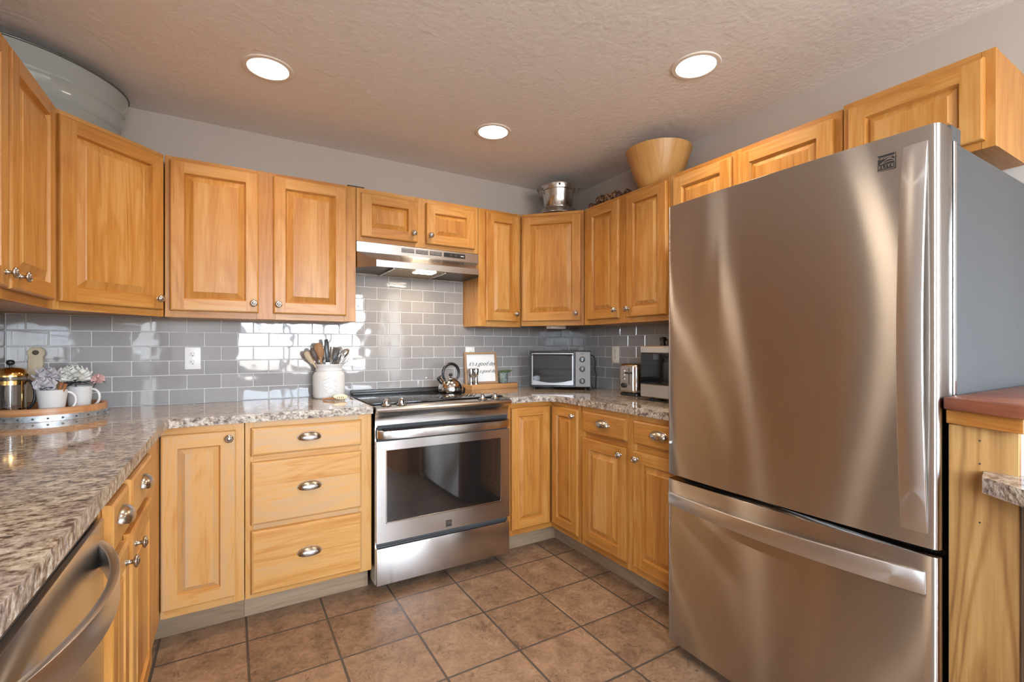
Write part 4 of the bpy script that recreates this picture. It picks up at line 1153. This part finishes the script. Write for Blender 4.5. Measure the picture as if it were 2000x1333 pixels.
# ------------------------------------------------------------------ crock and utensils
CX, CY = 0.480, 2.858
root = thing('utensil_crock', 'white embossed ceramic crock holding kitchen utensils', 'crock', (CX, CY, Z))
obj('jar', MB().lathe([(0, 0), (0.076, 0), (0.083, 0.004), (0.086, 0.014), (0.087, 0.060), (0.086, 0.128), (0.081, 0.144), (0.072, 0.152), (0.071, 0.156), (0.0745, 0.158), (0.0745, 0.163), (0.071, 0.165), (0.071, 0.182), (0.0745, 0.186), (0.0745, 0.192), (0.070, 0.194),
    (0.066, 0.190), (0.066, 0.150), (0.079, 0.130), (0.079, 0.012), (0, 0.010)], CERAMIC, 48), root, world=False, angle=55)
em = MB()
for k in range(5):
    z = 0.040 + k * 0.018
    pts = []
    for i in range(15):
        t = i / 14; ang = math.radians(-122 + 52 * t) ; r = 0.0865
        pts.append((r * math.cos(ang), r * math.sin(ang), z + 0.006 * math.sin(t * PI * (3 + k % 2) + k)))
    em.tube(pts, 0.0022, CERAMIC, 6)
obj('embossed_scroll', em, root, world=False, angle=60)
def utensil(name, label, base, top, make, rr=0.006):
    """a stick from inside the crock to its head; make(mb, frame) adds the head, frame: z along the stick"""
    b = Vector((CX + base[0], CY + base[1], Z + 0.03)); t = Vector((CX + top[0], CY + top[1], Z + top[2]))
    d = (t - b).normalized(); L = (t - b).length
    ax = d.cross(Vector((0, -1, 0))).normalized(); fr = ax.cross(d).normalized()     # fr faces the room
    M = Matrix(((ax.x, -fr.x, d.x, b.x), (ax.y, -fr.y, d.y, b.y), (ax.z, -fr.z, d.z, b.z), (0, 0, 0, 1)))
    r = thing(name, label, 'utensil', tuple(b), 0, 'utensils in the crock')
    for pn, mm in make(L):
        for i, v in enumerate(mm.v): mm.v[i] = M @ Vector(v)
        obj(pn, mm, r, angle=50)
WOODSPOON = wood('spoon_wood', (0.58, 0.33, 0.15), (0.44, 0.22, 0.09), (0.28, 0.12, 0.05), 0.6, 0.0)
def flat_head(L, l0, w0, w1, hl, mat, th=0.005, rnd=True):
    pts = [(-w0, L - hl)]
    if rnd:
        pts = [(-w0, L - hl), (-w1 * 0.9, L - hl * 0.7), (-w1, L - hl * 0.4), (-w1 * 0.85, L - hl * 0.12), (-w1 * 0.4, L), (w1 * 0.4, L), (w1 * 0.85, L - hl * 0.12), (w1, L - hl * 0.4), (w1 * 0.9, L - hl * 0.7), (w0, L - hl)]
    else:
        pts = [(-w0, L - hl), (-w1, L - hl * 0.75), (-w1, L), (w1, L), (w1, L - hl * 0.75), (w0, L - hl)]
    return MB().prism(pts, -th / 2, th / 2, mat, 0.0015, 1, axis=1)
def mk_spoon(mat, w, hl):
    def f(L): return [('handle', MB().tube([(0, 0, 0), (0, 0, L - hl * 0.8)], 0.0055, mat, 10)), ('head', flat_head(L, 0, 0.006, w, hl, mat, 0.008))]
    return f
def mk_spatula(mat, w, hl, hm):
    def f(L): return [('handle', MB().tube([(0, 0, 0), (0, 0, L - hl * 0.9)], 0.005, hm, 10)), ('blade', flat_head(L, 0, 0.006, w, hl, mat, 0.004, False))]
    return f
def mk_slotted(L):
    hl, w = 0.085, 0.034
    b = MB()
    for k in range(5):
        x = -w + 2 * w * k / 4; b.box(x - 0.0035, x + 0.0035, -0.002, 0.002, L - hl, L, WHITEPLASTIC)
    b.box(-w - 0.003, w + 0.003, -0.002, 0.002, L - 0.008, L, WHITEPLASTIC); b.box(-w - 0.003, w + 0.003, -0.002, 0.002, L - hl - 0.008, L - hl + 0.012, WHITEPLASTIC)
    return [('handle', MB().tube([(0, 0, 0), (0, 0, L - hl)], 0.005, WHITEPLASTIC, 10)), ('slotted_blade', b)]
def mk_whisk(L):
    b = MB(); hl = 0.105
    for k in range(5):
        a = PI * k / 5
        pts = []
        for i in range(17):
            t = i / 16 * PI
            r = 0.026 * math.sin(t) ** 0.8 * (1 if i else 0)
            s = 1
            pts.append((r * math.cos(a) * math.cos(0) , r * math.sin(a), L - hl + hl * (1 - math.cos(t)) / 2))
        b.tube(pts, 0.0012, POLISHED, 6); b.tube([(-p[0], -p[1], p[2]) for p in pts], 0.0012, POLISHED, 6)
    return [('handle', MB().tube([(0, 0, 0), (0, 0, L - hl + 0.005)], 0.0065, POLISHED, 10)), ('wire_loop', b)]
def mk_knife(L):
    return [('blade', MB().box(-0.009, 0.009, -0.0008, 0.0008, 0, L - 0.13, POLISHED)), ('handle', MB().prism([(-0.010, L - 0.135), (-0.012, L - 0.06), (-0.010, L - 0.004), (0.007, L), (0.012, L - 0.03), (0.010, L - 0.135)], -0.007, 0.007, BLACK, 0.003, 2, axis=1))]
utensil('wooden_spatula', 'wide brown wooden spatula in the crock beside the black-handled knife', (-0.015, 0.01), (-0.058, 0.01, 0.315), mk_spoon(WOODSPOON, 0.024, 0.10))
utensil('kitchen_knife', 'black-handled knife standing upright in the crock', (0.0, -0.02), (-0.016, -0.005, 0.337), mk_knife)
utensil('slotted_turner', 'white slotted turner at the back of the crock', (0.0, 0.05), (0.030, 0.066, 0.300), mk_slotted)
utensil('spatula', 'dark grey spatula tilted right in front of the white turner', (-0.02, -0.03), (0.044, -0.015, 0.286), mk_spatula(DARKGREY, 0.017, 0.085, DARKGREY))
utensil('mixing_spoon', 'dark brown spoon leaning left in the crock', (0.012, -0.02), (-0.098, -0.025, 0.283), mk_spoon(plain('dark_spoon_wood', (0.08, 0.045, 0.03), 0.5), 0.016, 0.085))
utensil('mixing_spoon', 'pale wooden spoon leaning farthest left out of the crock', (0.02, 0.0), (-0.125, 0.0, 0.265), mk_spoon(PALEWOOD, 0.018, 0.08))
utensil('whisk', 'wire whisk leaning right in the crock, in front of the outlet', (-0.025, 0.0), (0.098, -0.005, 0.275), mk_whisk)
utensil('whisk', 'small wire whisk between the white turner and the larger whisk', (0.0, 0.02), (0.066, 0.030, 0.290), mk_whisk)
utensil('ladle', 'steel spoon leaning far right out of the crock', (-0.03, 0.035), (0.116, 0.046, 0.280), mk_spoon(POLISHED, 0.013, 0.06))
# slotted spoon resting on the worktop
root = thing('slotted_spoon', 'cream slotted spoon lying on the worktop in front of the crock', 'spoon', (0.51, 2.69, Z))
hd = MB(); CREAM = plain('cream_glazed', (0.80, 0.68, 0.46), 0.35)
TILT = Matrix.Translation((0, 0, 0.0095)) @ Matrix.Rotation(0.40, 4, 'X')
hd.lathe([(0.0, 0.002), (0.018, 0.002), (0.026, 0.006), (0.030, 0.012), (0.0285, 0.0135), (0.024, 0.008), (0.017, 0.0045), (0, 0.0045)], CREAM, 28, sx=1.25, sy=0.9, M=TILT)
obj('bowl', hd, root, world=False, angle=50)
sl = MB()
for x in (-0.015, -0.005, 0.005, 0.015): sl.box(x - 0.0018, x + 0.0018, -0.012, 0.012, 0.0047, 0.0054, DARKGREY, M=TILT)
obj('slot', sl, root, world=False)
obj('handle', MB().tube([(-0.030, 0.004, 0.010), (-0.055, 0.018, 0.011), (-0.085, 0.033, 0.0052)], [0.0055, 0.005, 0.005], WOODSPOON, 8), root, world=False)

# ------------------------------------------------------------------ barrel tray and its things
TX, TY = -0.660, 2.695
root = thing('barrel_tray', 'round barrel-head tray with a riveted galvanised hoop', 'tray', (TX, TY, Z))
obj('wood_ring', MB().lathe([(0.170, 0.012), (0.170, 0.048), (0.178, 0.051), (0.186, 0.050), (0.1885, 0.026), (0.1885, 0.0), (0.0, 0.0), (0, 0.010), (0.170, 0.012)], TRAYWOOD, 64, grain=0), root, world=False, angle=40)
hp_ = obj('metal_hoop', MB().lathe([(0.1888, 0.001), (0.1912, 0.001), (0.1905, 0.024), (0.1885, 0.024)], GALV, 64), root, world=False, angle=40)
for k in range(28):
    a = 2 * PI * k / 28
    if math.sin(a) < 0.35 and math.cos(a) > -0.6:
        c, s = math.cos(a), math.sin(a)
        Mr = Matrix.Translation((0.1905 * c, 0.1905 * s, 0.0125)) @ Matrix.Rotation(a, 4, 'Z') @ Matrix.Rotation(PI / 2, 4, 'Y')
        obj('rivet', MB().lathe([(0.0042, 0), (0.0038, 0.0016), (0.0018, 0.0026), (0, 0.0028)], DARKGREY, 10, M=Mr), hp_, world=False, angle=60)
ZTf = Z + 0.0115
# french press
root = thing('french_press', 'glass french press with a gold lid and a black knob on the tray', 'coffee press', (-0.764, 2.655, ZTf))
obj('beaker', MB().lathe([(0, 0.004), (0.046, 0.004), (0.047, 0.010), (0.047, 0.165), (0.0455, 0.165), (0.0455, 0.012), (0, 0.008)], GLASS, 36), root, world=False, angle=50)
fr = MB()
fr.lathe([(0.048, 0.130), (0.0505, 0.130), (0.0505, 0.146), (0.048, 0.146)], BRASS, 36); fr.lathe([(0.0, 0.0), (0.048, 0.0), (0.0495, 0.003), (0.048, 0.006), (0, 0.006)], BRASS, 36)
for k in range(4):
    a = k * PI / 2 - 0.55
    fr.box(-0.004, 0.004, -0.0512, -0.0492, 0.002, 0.145, BRASS, 0.0006, M=Matrix.Rotation(a + PI / 2, 4, 'Z'))
obj('frame', fr, root, world=False, angle=40)
lid = obj('lid', MB().lathe([(0.049, 0.160), (0.053, 0.162), (0.053, 0.172), (0.050, 0.178), (0.047, 0.186), (0.040, 0.193), (0.020, 0.199), (0, 0.200)], BRASS, 40), root, world=False, angle=50)
obj('plunger_knob', MB().lathe([(0, 0.199), (0.004, 0.199), (0.004, 0.207), (0.010, 0.210), (0.0135, 0.217), (0.012, 0.225), (0.006, 0.229), (0, 0.229)], BLACK, 20), lid, world=False, angle=50)
obj('plunger', MB().lathe([(0, 0.030), (0.044, 0.030), (0.044, 0.036), (0.003, 0.040), (0.003, 0.165), (0, 0.165)], POLISHED, 24), root, world=False, angle=40)
hpn = []
for i in range(13):
    a = -PI / 2 + PI * i / 12
    hpn.append((0.050 + 0.024 * math.cos(a), 0, 0.088 + 0.056 * math.sin(a)))
obj('handle', MB().tube(hpn, 0.0055, BLACK, 10, M=Matrix.Rotation(-0.08, 4, 'Z')), root, world=False, angle=60)
# mugs
def mug(x, y, label, rot, rt, rbm, h):
    r = thing('mug', label, 'mug', (x, y, ZTf), rot, 'white mugs on the barrel tray')
    obj('cup', MB().lathe([(0, 0), (rbm, 0), (rbm + 0.002, 0.003), (rbm + (rt - rbm) * 0.55, h * 0.5), (rt, h), (rt - 0.003, h + 0.0005), (rt - 0.006, h * 0.96), (rbm + (rt - rbm) * 0.5 - 0.005, h * 0.5), (rbm - 0.003, 0.006), (0, 0.006)], CERAMIC, 40), r, world=False, angle=50)
    pts = []
    for i in range(15):
        a = PI * 0.62 - PI * 1.22 * i / 14
        pts.append((rt * 0.86 + 0.004 + 0.026 * math.cos(a) * (1.0), 0, h * 0.54 + h * 0.34 * math.sin(a)))
    obj('handle', MB().tube(pts, 0.0052, CERAMIC, 10), r, world=False, angle=60)
    return r
mug(-0.632, 2.618, 'white mug nearest the french press, holding pale buds and cinnamon', math.radians(18), 0.049, 0.034, 0.106)
mug(-0.575, 2.752, 'white mug holding the large white peony', math.radians(-8), 0.046, 0.034, 0.108)
# flowers
def petals(mb, c, R, rings, mat, seed, open_=1.0):
    rnd = random.Random(seed)
    for (n, rr, zz, size, tilt) in rings:
        for k in range(n):
            a = 2 * PI * (k + rnd.random() * 0.5) / n
            ca, sa = math.cos(a), math.sin(a)
            base = Vector((c[0] + rr * R * ca * 0.35, c[1] + rr * R * sa * 0.35, c[2] + zz * R))
            out = Vector((ca, sa, 0)); up = Vector((0, 0, 1)); side = out.cross(up)
            d1 = (out * math.cos(tilt) + up * math.sin(tilt)).normalized(); nn = side.cross(d1)
            vs, fs = [], []
            nu, nv = 6, 5
            L = size * R
            for i in range(nu + 1):
                t = i / nu
                w = L * 0.55 * math.sin(PI * min(1, 0.12 + t * 0.86)) ** 0.7
                for j in range(nv + 1):
                    s = j / nv * 2 - 1
                    cup = -0.35 * L * (t * t) * 0.5 + 0.22 * L * s * s + rnd.uniform(-0.02, 0.02) * L
                    vs.append(base + d1 * (L * t * (1 - 0.06 * s * s)) + side * (w * s) - nn * cup)
            for i in range(nu):
                for j in range(nv):
                    p = i * (nv + 1) + j
                    fs.append((p, p + 1, p + nv + 2, p + nv + 1))
            mb.add(vs, fs, mat)
def flower(name, label, c, foot, R, rings, mat, seed, leaves=0):
    r = thing(name, label, 'flower', foot, 0, 'flowers in the mugs')
    b = MB(); petals(b, c, R, rings, mat, seed); b.sphere((c[0], c[1], c[2] + 0.12 * R), R * 0.30, mat, 12, 8)
    obj('petals', b, r, angle=180)
    obj('stem', MB().tube([foot, ((foot[0] + c[0]) / 2, (foot[1] + c[1]) / 2, (foot[2] + c[2]) / 2 + 0.004), c], 0.0025, LEAFDARK, 8), r)
    rnd = random.Random(seed + 5)
    for k in range(leaves):
        a = rnd.uniform(-2.4, 0.6); L = R * rnd.uniform(0.9, 1.25)
        lf = MB(); vs = []; fs = []
        o = Vector((c[0], c[1], c[2] - 0.35 * R)); d = Vector((math.cos(a), math.sin(a), rnd.uniform(-0.35, 0.05))).normalized(); sd = d.cross(Vector((0, 0, 1))).normalized()
        for i in range(7):
            t = i / 6; w = 0.24 * L * math.sin(PI * t) ** 0.8
            m_ = o + d * (L * t) + Vector((0, 0, -0.12 * L * t * t))
            vs += [m_ - sd * w + Vector((0, 0, 0.04 * L)), m_, m_ + sd * w + Vector((0, 0, 0.04 * L))]
        for i in range(6):
            for j in range(2): fs.append((3 * i + j, 3 * i + j + 1, 3 * i + j + 4, 3 * i + j + 3))
        lf.add(vs, fs, LEAFDARK); obj('leaf', lf, r, angle=60)
full = [(9, 0.9, -0.25, 0.95, 0.05), (9, 0.8, -0.1, 0.92, 0.4), (8, 0.6, 0.0, 0.85, 0.75), (7, 0.4, 0.1, 0.75, 1.05), (5, 0.2, 0.2, 0.6, 1.3)]
bud = [(5, 0.3, -0.6, 1.25, 1.0), (5, 0.15, -0.55, 1.3, 1.25), (3, 0.05, -0.4, 1.1, 1.5)]
closed = [(6, 0.55, -0.55, 1.05, 0.75), (5, 0.35, -0.5, 1.15, 1.0), (4, 0.15, -0.35, 1.0, 1.25)]
spray = [(6, 0.5, -0.2, 1.2, 0.15), (6, 0.4, 0.0, 1.1, 0.6), (5, 0.2, 0.1, 0.9, 1.0)]
zm_ = ZTf + 0.012
flower('peony', 'large white silk peony blooming over the mug', (-0.592, 2.745, 1.092), (-0.575, 2.752, zm_), 0.056, full, PETAL, 3, 5)
flower('rosebud', 'pink rosebud with dark leaves hanging to the right over the mug handle', (-0.512, 2.742, 1.076), (-0.560, 2.752, zm_), 0.027, bud, PETALPINK, 9, 4)
flower('lily_bud', 'closed pale grey bud drooping over the mug by the french press', (-0.652, 2.612, 1.068), (-0.632, 2.618, zm_), 0.040, closed, PETALGREY, 12, 2)
flower('lily', 'pale lilac silk flower behind the closed grey bud', (-0.662, 2.690, 1.098), (-0.628, 2.634, zm_), 0.038, spray, PETALGREY, 21, 1)
for k, (dx, dz, lab) in enumerate(((0.0, 0.0, 'upper dark cinnamon stick leaning in the mug'), (0.014, -0.006, 'lighter cinnamon stick leaning in front in the same mug'))):
    q0 = Vector((-0.630 + dx * 0.4, 2.606 - dx * 0.3, zm_ + 0.006)); q1 = Vector((-0.598 + dx, 2.600 - dx * 0.4, 1.072 + dz))
    cs = MB().tube([q0, q1], 0.0058, CINNAMON, 10)
    tag(obj('cinnamon_stick', cs, loc=tuple(q0)), lab, 'cinnamon stick', 'cinnamon sticks in the mug')
# cutting board leaning in the corner
root = thing('cutting_board', 'pale round paddle cutting board leaning on the tile behind the press', 'cutting board', (-0.762, 2.893, Z + 0.001))
root.rotation_euler = (math.radians(-8), 0, 0)
pts = arc(0, 0.100, 0.098, math.radians(104), math.radians(436), 40)
hdl = [(0.026, 0.222), (0.024, 0.250), (0.030, 0.262)] + [(0.030 * math.cos(a), 0.266 + 0.028 * math.sin(a)) for a in [PI * i / 10 for i in range(11)]] + [(-0.030, 0.262), (-0.024, 0.250), (-0.026, 0.222)]
obj('paddle', MB().prism(pts + hdl, 0.0, 0.018, PALEWOOD, 0.003, 1, axis=1), root, world=False, angle=40)
obj('hole_ring', MB().lathe([(0.0, 0.0), (0.010, 0.0), (0.0115, 0.0015), (0.007, 0.002), (0.0065, 0.0006), (0, 0.0006)], plain('dark_hole', (0.10, 0.07, 0.05), 0.8), 20, M=Matrix.Translation((0.0, 0.0, 0.268)) @ TOFRONT), root, world=False)

# ------------------------------------------------------------------ things on top of the wall cabinets
ZU = UZ + UH
# enamel tub (oval, ribbed)
root = thing('oval_tub', 'large pale enamel oval tub on top of the left corner cabinets', 'tub', (-0.655, 2.665, ZU + 0.001), math.atan2(0.75, 0.66))
tp = []
for z, s in ((0, 0.80), (0.02, 0.815), (0.07, 0.85), (0.075, 0.868), (0.080, 0.853), (0.088, 0.872), (0.094, 0.862), (0.145, 0.905), (0.150, 0.920), (0.156, 0.910), (0.163, 0.926), (0.170, 0.918), (0.232, 0.965), (0.240, 0.972)):
    tp.append((0.31 * s, z))
inner = [(0.31 * 0.95, 0.236), (0.31 * 0.79, 0.010), (0, 0.008)]
obj('basin', MB().lathe([(0, 0)] + tp + inner, ENAMEL, 72, sy=0.62), root, world=False, angle=40)
rp = [(0.31 * 0.975 * math.cos(2 * PI * i / 72), 0.31 * 0.62 * 0.975 * math.sin(2 * PI * i / 72), 0.241) for i in range(73)]
obj('rolled_rim', MB().tube(rp, 0.0045, plain('dark_rim_metal', (0.16, 0.17, 0.17), 0.35, 0.6), 8, cap=False), root, world=False, angle=60)
# metal pot on its upturned lid
root = thing('lid', 'shallow round metal lid lying under the pot on the corner cabinet', 'lid', (1.965, 2.665, ZU + 0.001))
obj('dome', MB().lathe([(0, 0), (0.150, 0), (0.158, 0.006), (0.158, 0.014), (0.150, 0.020), (0.130, 0.050), (0.110, 0.063), (0, 0.066)], ALU, 44), root, world=False, angle=40)
obj('rim', MB().lathe([(0.156, 0.004), (0.161, 0.008), (0.156, 0.013)], ALU, 44), root, world=False)
root = thing('stock_pot', 'aluminium two-handled pot on top of the right corner cabinet', 'pot', (1.965, 2.665, ZU + 0.068), math.radians(-32))
obj('vessel', MB().lathe([(0, 0), (0.092, 0), (0.098, 0.006), (0.105, 0.070), (0.113, 0.112), (0.116, 0.114), (0.118, 0.118), (0.121, 0.150), (0.118, 0.152), (0.113, 0.118), (0.095, 0.008), (0, 0.006)], ALU, 48), root, world=False, angle=40)
for s in (-1, 1):
    hh = []
    for i in range(11):
        a = -PI / 2 + PI * i / 10
        hh.append((s * (0.114 + 0.030 * (1 - abs(2 * i / 10 - 1) ** 3)), 0.040 * math.sin(a) * 0.9, 0.095 + 0.045 * (1 - abs(2 * i / 10 - 1) ** 2)))
    obj('handle', MB().tube(hh, 0.0055, plain('dull_handle_metal', (0.30, 0.27, 0.25), 0.45, 0.8), 8), root, world=False, angle=60)
obj('maker_mark', MB().box(-0.006, 0.006, -0.1225, -0.1190, 0.128, 0.142, BLACKMATTE), root, world=False)
# wooden bowl
bw = MB(); bx, by = 2.085, 1.872
ns = 28
prof_o = [(0.098, 0.0), (0.104, 0.004), (0.125, 0.050), (0.150, 0.115), (0.176, 0.190), (0.183, 0.210)]
prof_i = [(0.178, 0.211), (0.168, 0.185), (0.115, 0.040), (0.09, 0.012), (0, 0.010)]
for k in range(14):
    a0, a1 = 2 * PI * k / 14, 2 * PI * (k + 1) / 14
    vs, fs = [], []
    pf = prof_o + prof_i
    for r, z in pf:
        for j in range(5):
            a = a0 + (a1 - a0) * j / 4; vs.append((bx + r * math.cos(a), by + r * math.sin(a), ZU + 0.002 + z))
    for i in range(len(pf) - 1):
        for j in range(4):
            p = i * 5 + j; fs.append((p, p + 1, p + 6, p + 5))
    bw.add(vs, fs, BOWLWOOD, grain=2, tone=random.uniform(0.2, 0.65))
bw.lathe([(0.098, 0), (0, 0)], BOWLWOOD, 56, (bx, by, ZU + 0.002))
tag(obj('salad_bowl', bw, loc=(bx, by, ZU + 0.002), angle=50), 'large flared wooden salad bowl on top of the wall cabinets', 'bowl')
# dried bark strip
bk = MB(); pts = []; rs = []
for i in range(26):
    t = i / 25
    pts.append((2.060 + 0.02 * math.sin(i * 1.3), 2.455 - 0.41 * t, ZU + 0.020 + 0.010 * math.sin(i * 0.9) + 0.028 * math.sin(PI * t)))
    rs.append(0.006 + 0.022 * math.sin(PI * min(0.97, max(0.03, t))) ** 0.7 + random.uniform(-0.004, 0.004))
bk.tube(pts, rs, BARK, 12)
tag(obj('dried_garland', bk, loc=(2.06, 2.25, ZU), angle=70), 'dark speckled dried garland lying between the pot and the wooden bowl', 'garland')
wd = MB().box(0.556, 0.650, 2.735, 2.775, ZU + 0.002, ZU + 0.012, plain('dark_shim_wood', (0.05, 0.03, 0.02), 0.7), 0.002)
tag(obj('wood_shim', wd, loc=(0.6, 2.755, ZU)), 'thin dark wood offcut lying on the cabinets left of the hood', 'offcut')
uc = MB().box(1.865, 1.985, 2.60, 2.67, UZ - 0.018, UZ + 0.011, WHITEMETAL, 0.004, M=None)
tag(obj('puck_light', uc, loc=(1.92, 2.635, UZ - 0.018)), 'pale slim light fixture under the right corner cabinet', 'light')
